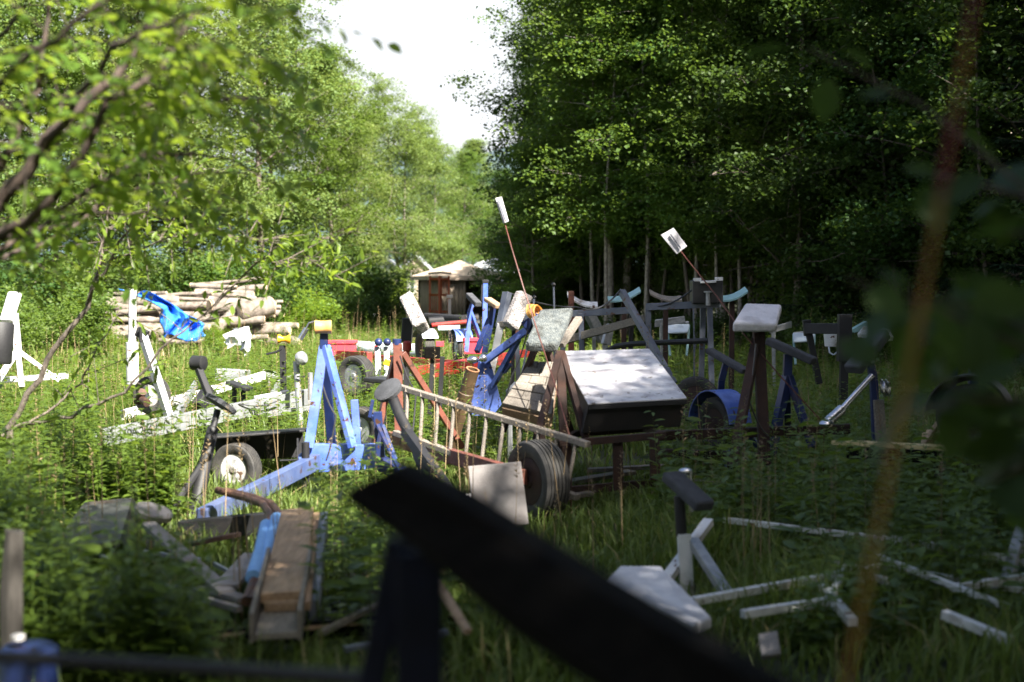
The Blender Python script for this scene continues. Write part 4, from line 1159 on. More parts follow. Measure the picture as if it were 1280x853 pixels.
# ---- 10 slatted grey pad
t = thing('slatted_pad', 'tilted pad of weathered grey wooden blocks under the dark carpeted pad', 'pad', ground_at(660, 13))
m = MB()
A, B, C_, D_ = P(663, 452, 13.4), P(700, 452, 13.4), P(690, 519, 12.7), P(627, 504, 12.8)
nrm = (B - A).cross(D_ - A).normalized(); nrm = -nrm if nrm.z < 0 else nrm
rows = 6
for r_ in range(rows):
    f0, f1 = r_ / rows + .006, (r_ + 1) / rows - .006
    cuts = [0, .48, 1] if r_ % 2 else [0, .3, .72, 1]
    for c0, c1 in zip(cuts[:-1], cuts[1:]):
        c0, c1 = c0 + .008, c1 - .008
        quad = [A.lerp(D_, f).lerp(B.lerp(C_, f), c) for f, c in ((f0, c0), (f0, c1), (f1, c1), (f1, c0))]
        hh = random.uniform(.0, .012)
        m.prism([q + nrm * hh for q in quad], -nrm * .04)
build('block_face', m, M['wood'], t, .004)
m = MB(); m.prism([A - nrm * .045, B - nrm * .045, C_ - nrm * .045, D_ - nrm * .045], -nrm * .10); build('pad_base', m, M['board'], t, .01)
m = MB(); m.bar(A.lerp(C_, .5) - nrm * .1, V3(A.lerp(C_, .5).x, 13.1, 0), .08, .08); build('post', m, M['rust'], t)

# ---- 11 rusty trailer, with its box
t = thing('rusty_trailer', 'rusty trailer frame with a big black tyre under the white-topped box', 'trailer', ground_at(740, 12.4))
m = MB(); bar(m, (488, 548, 13.6), (655, 597, 11.6), .07, .13); build('side_rail', m, M['red_brown'], t, .005)
m = MB(); bar(m, (690, 556, 11.9), (832, 544, 12.0), .05, .06); build('top_rail', m, M['rust'], t, .004)
m = MB(); bar(m, (715, 543, 12.9), (815, 536, 13.0), .05, .05); build('top_rail', m, M['rust'], t, .004)
m = MB(); bar(m, (700, 552, 12), (722, 541, 12.9), .05, .05); bar(m, (826, 543, 12), (806, 536, 13), .05, .05); build('cross_rail', m, M['rust'], t, .004)
for a, b in (((772, 552, 12), (773, 612, 12)), ((818, 546, 12), (819, 600, 12)), ((708, 556, 11.9), (708, 622, 11.9))):
    m = MB(); bar(m, a, b, .085, .07); build('leg', m, M['rust'], t, .004)
m = MB(); bar(m, (700, 440, 12.8), (706, 575, 12.4), .075, .075); build('tripod_leg', m, M['rust'], t, .004)
m = MB(); bar(m, (700, 440, 12.8), (668, 560, 12.0), .06, .05); build('tripod_leg', m, M['rust'], t, .004)
m = MB(); bar(m, (702, 440, 12.8), (732, 548, 12.4), .055, .05); build('tripod_leg', m, M['rust'], t, .004)
m = MB(); m.sphere(P(716, 552, 11.85), .028, 10); m.lathe([(0, .03), (.11, .018)], P(714, 554, 11.85), (1, 0, -.1), 10); build('hitch_bolt', m, M['chrome'], t, smooth=True)
wheel(t, P(672, 601, 11.7), V3(-1, -.62, 0), .34, .24, 'rust')
m = MB(); bar(m, (640, 620, 12.2), (860, 600, 12.8), .06, .07); build('axle', m, M['rust'], t)
t = thing('storage_box', 'low sloping box with a scuffed white lid and black sides', 'box', P(760, 552, 12.4))
q = [P(699, 441, 14.0), P(812, 438, 14.0), P(859, 500, 12.5), P(735, 507, 12.3)]
m = MB(); nrm = (q[1] - q[0]).cross(q[2] - q[0]).normalized(); nrm = -nrm if nrm.z < 0 else nrm
m.prism(q, nrm * .018); build('lid', m, M['box_white'], t, .008)
lo = [P(708, 470, 14.0), P(806, 468, 14.0), P(850, 534, 12.55), P(727, 542, 12.35)]
m = MB(); qq = [p.lerp((q[0] + q[1] + q[2] + q[3]) / 4, .015) - nrm * .003 for p in q]
m._add(qq + lo, [(0, 1, 2, 3), (7, 6, 5, 4), (0, 4, 5, 1), (1, 5, 6, 2), (2, 6, 7, 3), (3, 7, 4, 0)]); build('body', m, M['box_dark'], t, .006)
m = MB(); m.bar(q[3].lerp(q[2], .01) - nrm * .02 + V3(0, -.012, 0), q[3].lerp(q[2], .99) - nrm * .02 + V3(0, -.012, 0), .012, .035); build('front_trim', m, M['black'], t, .002)

t = thing('square_board', 'square grey mesh-faced board propped upright before the big tyre', 'board', ground_at(625, 10.9))
m = MB(); panel(m, [(585, 583, 10.9), (651, 577, 10.9), (661, 655, 10.8), (594, 662, 10.8)], .03); build('board_face', m, M['grey_board'], t, .006)
m = MB(); bar(m, (580, 618, 11.2), (590, 645, 11.1), .12, .03); bar(m, (560, 610, 11.5), (588, 634, 11.15), .04, .05); build('back_plate', m, M['white'], t, .004)
m = MB(); bar(m, (622, 600, 11.0), (626, 690, 11.0), .06, .05); build('post', m, M['rust'], t)

# ---- 12 white paddles on red rods
def paddle(pts, plate, d, label, tip):
    t = thing('guide_pole', label, 'guide pole', V3(P(*pts[-1]).x, pts[-1][2], 0))
    q = [P(*p) for p in pts]
    m = MB(); m.tube(q + [V3(q[-1].x, q[-1].y, .0)], .0065, 7); build('rod', m, M['rod_red'], t, smooth=True)
    m = MB(); panel(m, [p + (d - .03,) for p in plate], .018); pp = build('paddle_plate', m, M['white_pad'], t, .004)
    m = MB(); bar(m, tip[0] + (d - .05,), tip[1] + (d - .05,), .016, .012); build('fold_line', m, M['grey_steel'], pp)
paddle([(630, 276, 13.2), (640, 312, 13.2), (655, 362, 13.1), (672, 415, 12.9), (692, 476, 12.4), (705, 520, 12.1), (714, 553, 11.9)], [(619, 248), (627, 246), (636, 277), (629, 280)], 13.2,
       'thin curved red rod with a narrow white plate at its tip', ((623, 250), (632, 277)))
paddle([(846, 308, 13.6), (868, 336, 13.5), (895, 369, 13.4), (930, 418, 13.2), (975, 470, 13.0), (1030, 530, 12.9)], [(826, 294), (842, 285), (859, 308), (846, 318)], 13.6,
       'thin straight red rod with a broad white plate at its tip', ((838, 293), (851, 311)))

# ---- 13 grey steel cart frame with straps
t = thing('cart_frame', 'grey-blue square steel frame standing behind the white-topped box', 'frame', ground_at(790, 18.5))
for a, b, w, h in (((655, 396, 19.5), (790, 388, 18.8), .07, .09), ((808, 384, 18.3), (900, 380, 18.0), .07, .09)):
    m = MB(); bar(m, a, b, w, h); build('top_rail', m, M['grey_steel'], t, .005)
for a, b in (((726, 392, 19), (728, 475, 19)), ((810, 382, 18.3), (812, 490, 18.3)), ((887, 384, 18), (890, 505, 18)), ((879, 384, 18.4), (876, 490, 18.4)), ((703, 396, 19.4), (704, 470, 19.4))):
    m = MB(); bar(m, a, b, .07, .06); build('upright', m, M['grey_steel'], t, .005)
m = MB(); bar(m, (777, 364, 18.4), (842, 480, 17.6), .085, .07); build('slanted_post', m, M['grey_steel'], t, .005)
m = MB(); bar(m, (705, 426, 19.2), (808, 398, 18.4), .10, .10); build('wood_brace', m, M['wood'], t, .004)
m = MB(); m.tube([P(752, 442, 18.9), P(770, 433, 18.7), P(790, 430, 18.5), P(885, 426, 18)], .035, 8); build('lower_bar', m, M['black'], t, smooth=True)
m = MB(); bar(m, (790, 392, 18.8), (788, 440, 18.8), .06, .06); build('upright', m, M['black'], t, .005)
m = MB(); m.tube([P(885, 382, 17.9), P(885, 366, 17.9)], .03, 10); m.lathe([(0, .055), (.02, .055)], P(885, 366, 17.9), (0, 0, 1), 12); build('stud', m, M['galv'], t, smooth=True)
m = MB()
for px, r in ((742, .03), (760, .04)): bar(m, (px, 386, 18.7), (px, 382, 18.7), r)
build('rust_lug', m, M['rust'], t)

def sag(a, b, drop, n=9):
    a, b = P(*a), P(*b)
    return [a.lerp(b, i / n) - V3(0, 0, drop * 4 * (i / n) * (1 - i / n)) for i in range(n + 1)]
def strap(pts, label, r=.011):
    m = MB(); m.tube(pts, r, 7)
    o = build('sagging_strap', m, M['strap'], None, smooth=True); tag(o, label, 'strap', 'sagging straps on the grey frame')
strap(sag((634, 365, 16.6), (720, 384, 17.5), .05) + sag((722, 384, 17.5), (776, 362, 18.4), .12)[1:], 'sagging black strap between the tall pale post and the slanted grey post')
strap(sag((808, 384, 18.3), (867, 361, 18.0), .07), 'short sagging strap running up to the black box')

t = thing('black_box', 'black box with a white notched top edge on the grey frame', 'box', P(887, 379, 18))
m = MB(); panel(m, [(866, 351, 17.9), (904, 350, 17.9), (904, 379, 17.9), (866, 380, 17.9)], .34); build('body', m, M['black_plastic'], t, .012)
m = MB()
bar(m, (867, 350, 17.95), (876, 350, 17.95), .10, .045); bar(m, (875, 353, 17.9), (895, 352, 17.9), .07, .03); bar(m, (894, 349, 17.95), (903, 349, 17.95), .10, .045)
build('lid_edge', m, M['white'], t, .004)

# ---- 14 seats and red posts behind the frame
def seat(px, py, d, w, rise, label, mat, post='rust', dep=.28):
    t = thing('bunk_support', label, 'support', ground_at(px, d))
    m = MB(); n = 5
    a, b = P(px - w / 2, py, d), P(px + w / 2, py - rise, d)
    pts = [a.lerp(b, i / n) - V3(0, 0, .05 * math.sin(math.pi * i / n)) for i in range(n + 1)]
    for i in range(n):
        m.prism([pts[i] + V3(0, -dep / 2, 0), pts[i + 1] + V3(0, -dep / 2, 0), pts[i + 1] + V3(0, dep / 2, .06), pts[i] + V3(0, dep / 2, .06)], V3(0, 0, .025))
    build('board', m, M[mat], t)
    m = MB(); c = a.lerp(b, .5) - V3(0, 0, .06); m.bar(c, V3(c.x, c.y, 0), .07, .07); build('post', m, M[post], t, .004)
seat(780, 378, 20.5, 40, 12, 'teal curved board on a post seen past the slanted grey post', 'teal')
seat(728, 372, 20, 38, -13, 'white-edged curved board on a red post above the grey frame', 'white', dep=.12)
seat(832, 369, 20.5, 40, -8, 'brown curved board between the grey uprights', 'wood', dep=.15)
seat(915, 377, 20, 36, 11, 'teal curved board just right of the black box', 'teal')
t = thing('red_post', 'short red post carrying the end of the sagging strap', 'post', ground_at(714, 20))
m = MB(); bar(m, (714, 364, 19.9), (714, 470, 19.9), .08, .07); build('post', m, M['red_brown'], t, .005)
# ---- 15 right-hand trailer with blue mudguard and tall padded post
t = thing('rusty_trailer', 'long rusty trailer on the right with a blue mudguard and padded post', 'trailer', ground_at(930, 13.2))
m = MB(); bar(m, (815, 545, 13.3), (1062, 536, 13.1), .10, .09); build('side_rail', m, M['rust'], t, .005)
m = MB(); bar(m, (822, 566, 13.9), (960, 572, 12.9), .07, .08); build('cross_rail', m, M['rust'], t, .005)
m = MB(); bar(m, (948, 412, 13.2), (956, 582, 12.9), .10, .09); build('tripod_leg', m, M['rust'], t, .005)
m = MB(); bar(m, (946, 425, 13.2), (915, 585, 12.5), .085, .07); build('tripod_leg', m, M['rust'], t, .005)
m = MB(); bar(m, (945, 440, 13.2), (922, 540, 13.9), .06, .06); build('tripod_leg', m, M['rust'], t, .005)
m = MB(); panel(m, [(916, 404, 12.9), (931, 379, 13.4), (978, 379, 13.4), (971, 405, 12.9)], .09); build('pad', m, M['white_pad'], t, .025, seg=3, jitter=.004, label='off-white padded board')
m = MB(); bar(m, (943, 413, 13.1), (952, 409, 13.1), .12, .06); build('pad_bracket', m, M['black'], t, .006)
wo = wheel(t, P(899, 530, 14.1), V3(-1, -.55, 0), .27, .17, 'rust')
m = MB(); fender(m, P(899, 530, 14.1), V3(-1, -.55, 0), .33, .26, -85, 85); build('mudguard', m, M['blue'], t, smooth=True)
m = MB(); bar(m, (912, 566, 13.6), (916, 590, 13.5), .10, .14); build('spring_box', m, M['blue'], t, .006)

# ---- 16 padded T stands
def tstand(pad, post, legs, w, th, label, mat='black', pmat='dark_pad', group=None, padw=.12, dname='padded_stand'):
    t = thing(dname, label, 'stand', V3(P(*post[-1]).x, post[-1][2], 0), group)
    m = MB(); bar(m, pad[0], pad[1], padw, th); build('pad', m, M[pmat], t, .018, seg=3)
    m = MB()
    for a, b in zip(post[:-1], post[1:]): bar(m, a, b, w, w)
    build('post', m, M[mat], t, .004)
    for a, b in legs:
        m = MB(); bar(m, a, b, w * .8, w * .8); build('leg', m, M[mat], t, .004)
    return t
tstand(((886, 438, 14.6), (933, 465, 14.2)), ((908, 452, 14.6), (902, 475, 14.6), (896, 560, 14.7)), (((902, 490, 14.6), (948, 560, 14.4)),), .065, .055,
       'black T-shaped stand with a thin tilted pad left of the tall white pad', 'dark_blue')
tstand(((960, 426, 13.9), (1018, 452, 13.6)), ((985, 443, 13.8), (984, 470, 13.8), (962, 575, 13.7)), (((986, 470, 13.8), (1016, 560, 13.5)), ((984, 470, 13.8), (985, 545, 14.3))), .08, .075,
       'dark stand with a thick tilted black pad right of the tall white pad', 'dark_blue')
t = tstand(((1066, 463, 12.4), (1102, 417, 12.7)), ((1088, 455, 12.5), (1092, 475, 12.5), (1096, 575, 12.5)), (), .065, .09,
       'steeply tilted black pad on a post with a bright slanting tube and winch', 'dark_blue', padw=.17)
m = MB(); m.tube([P(1090, 470, 12.45), P(1052, 512, 12.2)], .026, 10); m.tube([P(1052, 512, 12.2), P(1034, 528, 12.1)], .045, 12); build('winch_tube', m, M['chrome'], t, smooth=True)
m = MB(); m.sphere(P(1033, 530, 12.08), .05, 12, (1.3, 1, .7)); build('coupler', m, M['chrome'], t, smooth=True)
m = MB()
for k in range(4): m.lathe([(-.012, .055 + .01 * (k % 2)), (0, .075), (.012, .06), (0, .045)], P(1103 + k * 2.5, 484 + 3 * (k % 2), 12.4), (1, -.4, .15), 16, closed=True)
build('winch_coil', m, M['chrome'], t, smooth=True)
m = MB(); bar(m, (1098, 500, 12.45), (1103, 580, 12.45), .09, .06); build('wood_post', m, M['wood'], t, .004)
m = MB(); bar(m, (1078, 453, 12.5), (1092, 452, 12.5), .08, .02); build('pad_bracket', m, M['galv'], t)

# ---- 17 black bench frame further back
t = thing('bench_frame', 'big black steel bench frame standing in weeds beyond the tilted pads', 'frame', ground_at(1030, 19))
m = MB(); bar(m, (1008, 411, 19), (1062, 411, 18.6), .12, .14); build('cross_beam', m, M['black'], t, .008)
m = MB(); bar(m, (1008, 400, 19), (1010, 420, 19), .10, .10); bar(m, (1011, 416, 19), (1024, 480, 19), .08, .09); build('leg', m, M['black'], t, .006)
m = MB(); bar(m, (1056, 393, 18.6), (1055, 452, 18.6), .17, .14); bar(m, (1055, 450, 18.6), (1054, 500, 18.6), .10, .10); build('leg', m, M['black'], t, .006)
t = thing('white_bucket', 'small white pail hanging in the weeds under the black bench frame', 'pail', P(1041, 437, 19.6))
m = MB(); m.lathe([(0, .11), (.20, .13), (.20, .12), (.01, .10)], P(1041, 433, 19.6), (0, 0, 1), 18, closed=True); bk = build('pail_body', m, M['white'], t, smooth=True)
m = MB(); m.tube([P(1036, 434, 19.5), P(1037, 441, 19.45), P(1042, 444, 19.4), P(1047, 440, 19.45), P(1047, 434, 19.5)], .012, 6); build('handle', m, M['hull'], bk, smooth=True)

# ---- 18 planks and crate on the right
t = thing('yellow_plank', 'long pale yellow plank lying on the grass at the right', 'plank', ground_at(1120, 11.9))
m = MB(); bar(m, (1046, 553, 12.2), (1196, 561, 11.3), .16, .035); build('plank_board', m, M['yellow_wood'], t, .004)
m = MB(); bar(m, (1060, 566, 12.0), (1180, 572, 11.3), .05, .10); build('bearer', m, M['timber_dark'], t, .004)
t = thing('beige_crate', 'beige plastic crate behind the yellow plank', 'crate', ground_at(1172, 12.3))
m = MB(); panel(m, [(1152, 541, 12.2), (1196, 541, 12.0), (1194, 562, 12.0), (1150, 562, 12.2)], .30); build('body', m, M['crate'], t, .012)
m = MB(); panel(m, [(1158, 537, 12.15), (1196, 537, 12.0), (1197, 542, 11.95), (1157, 542, 12.1)], .34); build('rim', m, M['crate'], t, .006)
m = MB(); bar(m, (1148, 565, 12.0), (1176, 524, 12.1), .05, .03); o = build('brown_stick', m, M['board'], None, .004); tag(o, 'short brown stick leaning against the beige crate', 'stick')
t = thing('dark_wheel_stand', 'dark mudguard and wheel with two black knobs at the right border', 'trailer', ground_at(1215, 11.5))
wheel(t, P(1212, 520, 11.6), V3(-.5, -1, 0), .26, .18, 'rust')
m = MB(); fender(m, P(1212, 520, 11.6), V3(-.5, -1, 0), .33, .28, -85, 85); build('mudguard', m, M['black_plastic'], t, smooth=True)
for a, b in (((1193, 452, 11.9), (1183, 520, 11.9)), ((1217, 457, 11.9), (1216, 480, 11.9))):
    m = MB(); bar(m, a, b, .07, .06); kn = build('post', m, M['dark_blue'], t, .004)
    m = MB(); m.sphere(P(a[0], a[1], a[2] - .02), .05, 10, (1.2, 1, .8)); build('knob', m, M['black_plastic'], kn, smooth=True)
m = MB(); bar(m, (1150, 590, 11.9), (1330, 585, 11.2), .08, .10); build('side_rail', m, M['rust'], t, .004)

# ---- 19 red trailer in the sunny gap
t = thing('red_trailer', 'bright red trailer frame lying across the sunny middle of the clearing', 'trailer', ground_at(540, 23))
m = MB(); bar(m, (412, 444, 25), (462, 447, 23.5), .10, .18); build('cross_rail', m, M['red'], t, .006)
m = MB(); bar(m, (455, 446, 24), (595, 456, 22), .08, .09); build('side_rail', m, M['red'], t, .006)
m = MB(); bar(m, (520, 464, 21.5), (662, 441, 24.5), .08, .13); bar(m, (540, 470, 21.5), (640, 452, 24), .06, .06); build('side_rail', m, M['red'], t, .006)
m = MB(); bar(m, (470, 432, 23.8), (470, 455, 23.8), .05, .05); build('post', m, M['red'], t)
w1 = wheel(t, P(446, 470, 18.8), V3(-.72, -1, 0), .27, .20, 'galv')
wheel(t, P(531, 434, 24.5), V3(-1, -.45, 0), .26, .20, 'rust')
m = MB(); fender(m, P(531, 434, 24.5), V3(-1, -.45, 0), .31, .28, -60, 60); build('mudguard', m, M['galv'], t, smooth=True)
m = MB(); bar(m, (545, 430, 24.2), (555, 430, 24.2), .05, .09); build('tail_lamp', m, M['red_plastic'], t, .006)
m = MB(); bar(m, (462, 475, 19), (520, 470, 21), .07, .08); build('axle', m, M['galv'], t)
for px in (472, 483):
    m = MB(); bar(m, (px, 434, 21.5), (px + 1, 476, 21.3), .09, .05); pz = build('roller_post', m, M['galv'], t, .005)
    m = MB(); m.sphere(P(px + 1, 428, 21.4), .055, 12, (1.1, 1, 1.1)); build('roller', m, M['dark_blue'], pz, smooth=True)
m = MB(); bar(m, (480, 452, 21.2), (488, 455, 21.2), .06, .09); build('reflector', m, M['yellow'], t, .006)
for px, py, d, w, lab in ((426, 437, 24.6, 36, 'faded red crate at the left end of the red trailer'), (592, 434, 24.2, 26, 'faded red crate beside the blue mudguard')):
    t = thing('red_crate', lab, 'crate', P(px, py + 9, d), 'red crates on the red trailer')
    m = MB(); panel(m, [(px - w / 2, py - 9, d), (px + w / 2, py - 9, d), (px + w / 2 - 1, py + 9, d), (px - w / 2 + 1, py + 9, d)], .26); build('body', m, M['red_plastic'], t, .012)
    m = MB(); panel(m, [(px - w / 2 - 1, py - 11, d - .02), (px + w / 2 + 1, py - 11, d - .02), (px + w / 2 + 1, py - 7, d - .02), (px - w / 2 - 1, py - 7, d - .02)], .30); build('rim', m, M['red_plastic'], t, .006)
t = thing('upturned_hull', 'long pale blue-grey pontoon hull lying behind the red trailer', 'hull', ground_at(485, 27))
m = MB(); m.tube([P(432, 432, 28), P(440, 432, 28), P(470, 438, 27.5), P(510, 440, 27), P(532, 438, 26.8), P(540, 434, 26.8)], [.03, .10, .16, .16, .12, .03], 12); build('hull_shell', m, M['hull'], t, smooth=True)
m = MB(); bar(m, (432, 440, 27.8), (540, 447, 26.5), .05, .04); build('rub_rail', m, M['black'], t)
t = thing('mudguard_wheel', 'wheel under a bright blue mudguard beyond the red trailer', 'trailer', ground_at(582, 25.5))
wheel(t, P(575, 434, 25.6), V3(-1, -.30, 0), .27, .2, 'galv')
m = MB(); fender(m, P(576, 433, 25.6), V3(-1, -.30, 0), .30, .30, -70, 80); build('mudguard', m, M['blue'], t, smooth=True)
m = MB(); bar(m, (565, 452, 25.7), (640, 448, 26), .06, .08); build('axle', m, M['dark_blue'], t)
tstand(((586, 369, 24), (598, 381, 23.6)), ((592, 377, 24), (587, 390, 24), (583, 440, 24)), (((588, 390, 24), (601, 425, 24.3)),), .075, .09, 'small blue T stand with a tilted black pad left of the tall blue post', 'blue', padw=.12)
t = thing('blue_post', 'tall thin blue post with a black cap in the sunny gap', 'post', ground_at(606, 25))
m = MB(); bar(m, (607, 354, 25), (605, 445, 25), .085, .085); build('post', m, M['blue'], t, .006)
m = MB(); bar(m, (603, 352, 25), (611, 352, 25), .10, .06); build('post_cap', m, M['black'], t, .006)
m = MB(); m.tube([P(602.5, 356, 24.9), P(602, 376, 24.9)], .016, 6); build('cable', m, M['black'], t)
tstand(((609, 374, 23), (624, 384, 22.7)), ((617, 382, 23), (612, 410, 23), (604, 450, 23)), (((612, 400, 23), (596, 440, 22.6)),), .10, .07, 'dark blue stand with a brown tilted pad beside the tall pale post', 'dark_blue', 'board', padw=.14)
t = thing('spar_stack', 'low stack of dark spars with red strips lying before the gazebo', 'spars', ground_at(565, 33))
for a, b, r, mt in (((532, 396, 33), (580, 399, 32), .09, 'black'), ((536, 402, 32.4), (598, 398, 32.6), .10, 'black'), ((545, 406, 32), (600, 404, 32), .08, 'black_plastic'), ((540, 407, 31.7), (590, 402, 31.8), .05, 'red'), ((548, 411, 31.5), (575, 410, 31.5), .06, 'hull')):
    m = MB(); m.tube([P(*a), P(*b)], r, 9); build('spar', m, M[mt], t, smooth=True)
m = MB(); bar(m, (540, 405, 32.5), (541, 440, 32.5), .10, .10); bar(m, (592, 405, 32), (592, 440, 32), .10, .10); build('trestle', m, M['timber_dark'], t)
t = thing('dark_stub', 'short dark stump-like post between the gazebo and spars', 'post', ground_at(562, 34))
m = MB(); bar(m, (562, 374, 34), (562, 420, 34), .07, .07); build('post', m, M['black'], t)
m = MB(); bar(m, (558, 371, 34), (566, 371, 34), .1, .08); build('post_cap', m, M['black_plastic'], t, .01)

# ---- 20 gazebo, arbour, shed, tarped heap
def gazebo():
    c = V3(gx(574, 60), 60.0, 0)
    t = thing('gazebo', 'tan-roofed garden gazebo with drawn curtains at the far end', 'gazebo', c)
    a = R(24); h, e, z0, z1 = 1.32, 1.62, 2.05, 2.72
    rot = lambda x, y, z: c + V3(x * math.cos(a) - y * math.sin(a), x * math.sin(a) + y * math.cos(a), z)
    m = MB(); n = 12
    vs, fs = [], []
    for k in range(7):                            # slightly sagging hip roof
        s = 1 - k / 6.0
        zz = z1 - (z1 - z0) * s ** .88
        for i in range(4):
            x0, y0 = [(-1, -1), (1, -1), (1, 1), (-1, 1)][i]; x1, y1 = [(-1, -1), (1, -1), (1, 1), (-1, 1)][(i + 1) % 4]
            for j in range(n):
                f = j / n; vs.append(rot((x0 + (x1 - x0) * f) * e * max(s, .02), (y0 + (y1 - y0) * f) * e * max(s, .02), zz - .012 * s * math.sin(math.pi * f)))
    L = 4 * n
    for k in range(6):
        for j in range(L): fs.append((k * L + j, k * L + (j + 1) % L, (k + 1) * L + (j + 1) % L, (k + 1) * L + j))
    fs.append(tuple(range(6 * L, 7 * L)))
    m._add(vs, fs); rf = build('roof', m, M['tan'], t, smooth=True)
    m = MB()
    for i in range(4):
        x0, y0 = [(-1, -1), (1, -1), (1, 1), (-1, 1)][i]; x1, y1 = [(-1, -1), (1, -1), (1, 1), (-1, 1)][(i + 1) % 4]
        m.prism([rot(x0 * e, y0 * e, z0 + .01), rot(x1 * e, y1 * e, z0 + .01), rot(x1 * e, y1 * e, z0 - .16), rot(x0 * e, y0 * e, z0 - .16)], V3(0, .012, 0))
    build('valance', m, M['tan'], rf)
    for x, y in ((-1, -1), (1, -1), (1, 1), (-1, 1)):
        m = MB(); m.bar(rot(x * h, y * h, 0), rot(x * h, y * h, z0), .07, .07); build('post', m, M['black'], t)
    def curtain(p, q, n=26):
        m = MB(); vs = []
        for i in range(n + 1):
            f = i / n; x, y = p[0] + (q[0] - p[0]) * f, p[1] + (q[1] - p[1]) * f
            off = .03 * math.sin(f * 40)
            dx, dy = q[1] - p[1], -(q[0] - p[0]); l = math.hypot(dx, dy)
            for z in (.08, z0): vs.append(rot(x + dx / l * off, y + dy / l * off, z))
        m._add(vs, [(2 * i, 2 * i + 2, 2 * i + 3, 2 * i + 1) for i in range(n)])
        o = build('curtain', m, M['curtain'], t, smooth=True)
        o.modifiers.new('cloth', 'SOLIDIFY').thickness = .01
    curtain((-h, -h), (-h, h)); curtain((-h, -h), (-.25, -h)); curtain((.98, -h), (h, -h)); curtain((-h, h), (h, h)); curtain((h, .2), (h, h), 12)
gazebo()
t = thing('garden_arbour', 'rust-red lattice arbour standing in front of the gazebo', 'arbour', ground_at(548, 54))
cs = [(537.5, 54.3), (549, 53.7), (561, 54.4), (551, 55.0)]
for px, d in cs:
    m = MB(); bar(m, (px, 345, d), (px, 394, d), .075, .075); build('post', m, M['arbour'], t)
m = MB()
for (p1, d1), (p2, d2) in zip(cs, cs[1:] + cs[:1]):
    for y in (349, 369, 390): bar(m, (p1, y, d1), (p2, y, d2), .05, .09)
build('cross_rail', m, M['arbour'], t)
m = MB()
for f in (.3, .5, .7):
    bar(m, (549 + 12 * f, 350, 53.7 + .7 * f), (549 + 12 * f, 368, 53.7 + .7 * f), .025, .025); bar(m, (537.5 + 11.5 * f, 371, 54.3 - .6 * f), (537.5 + 11.5 * f, 389, 54.3 - .6 * f), .025, .025)
build('slat', m, M['arbour'], t)
m = MB(); m.prism([P(535, 343.5, 54.3), P(549, 342.5, 53.5), P(564, 343.5, 54.4), P(551, 342.5, 55.2)], V3(0, 0, .09)); build('top_board', m, M['tan'], t)

def shed(px0, px1, d, hw, hr, label, name, depth=3.0, wall='shed', roof='shed_roof', door=None):
    x0, x1 = gx(px0, d), gx(px1, d); c = V3((x0 + x1) / 2, d, 0); w = (x1 - x0) / 2
    t = thing(name, label, 'shed', c)
    m = MB(); m.prism([c + V3(-w, 0, 0), c + V3(w, 0, 0), c + V3(w, 0, hw), c + V3(0, 0, hr), c + V3(-w, 0, hw)], V3(0, depth, 0)); build('wall', m, M[wall], t)
    m = MB()
    for s in (-1, 1):
        m.prism([c + V3(s * (w + .18), -.2, hw - .10), c + V3(0, -.2, hr + .06), c + V3(0, -.2, hr + .13), c + V3(s * (w + .18), -.2, hw - .03)], V3(0, depth + .4, 0))
    build('roof', m, M[roof], t)
    m = MB(); m.prism([c + V3(-w * .5, -.02, hw * .45), c + V3(-w * .1, -.02, hw * .45), c + V3(-w * .1, -.02, hw * .8), c + V3(-w * .5, -.02, hw * .8)], V3(0, .018, 0)); wn = build('window', m, M['glass'], t)
    m = MB()
    for a, b in (((-.5, .45), (-.1, .45)), ((-.5, .8), (-.1, .8)), ((-.5, .45), (-.5, .8)), ((-.1, .45), (-.1, .8))): m.bar(c + V3(a[0] * w, -.035, a[1] * hw), c + V3(b[0] * w, -.035, b[1] * hw), .05, .06)
    build('frame', m, M['white'], wn)
    m = MB(); m.prism([c + V3(w * .25, -.03, .05), c + V3(w * .65, -.03, .05), c + V3(w * .65, -.03, hw * .85), c + V3(w * .25, -.03, hw * .85)], V3(0, .028, 0)); build('door', m, M['curtain'], t)
shed(446, 505, 74, 2.2, 3.0, 'white shed glimpsed through the leaves left of the gazebo', 'garden_shed', 4)
shed(506, 534, 78, 2.5, 3.1, 'small brown shed half behind the left side of the gazebo', 'garden_shed', 3, 'curtain')
t = thing('covered_boat', 'big boat under a pale grey cover right behind the gazebo', 'covered boat', ground_at(618, 68))
def cover():
    m = MB(); n, k = 14, 12; vs, fs = [], []
    for i in range(n + 1):
        f = i / n; x = -2.2 + 4.4 * f
        pr = math.sin(math.pi * min(max(f, .04), .96)) ** .45
        for j in range(k + 1):
            a = math.pi * j / k
            vs.append(V3(gx(620, 68) + x, 68 - math.cos(a) * 1.15 * pr, .45 + (math.sin(a) ** .8) * 2.45 * pr + .07 * math.sin(x * 7 + j * 1.3)))
    for i in range(n):
        for j in range(k): fs.append((i * (k + 1) + j, i * (k + 1) + j + 1, (i + 1) * (k + 1) + j + 1, (i + 1) * (k + 1) + j))
    m._add(vs, fs); return m
build('cover', cover(), M['shed'], t, smooth=True)
m = MB(); m.tube([P(588, 385, 68), P(600, 396, 68), P(640, 397, 68), P(655, 385, 68)], [.1, .5, .5, .1], 10); build('hull_shell', m, M['hull'], t, smooth=True)

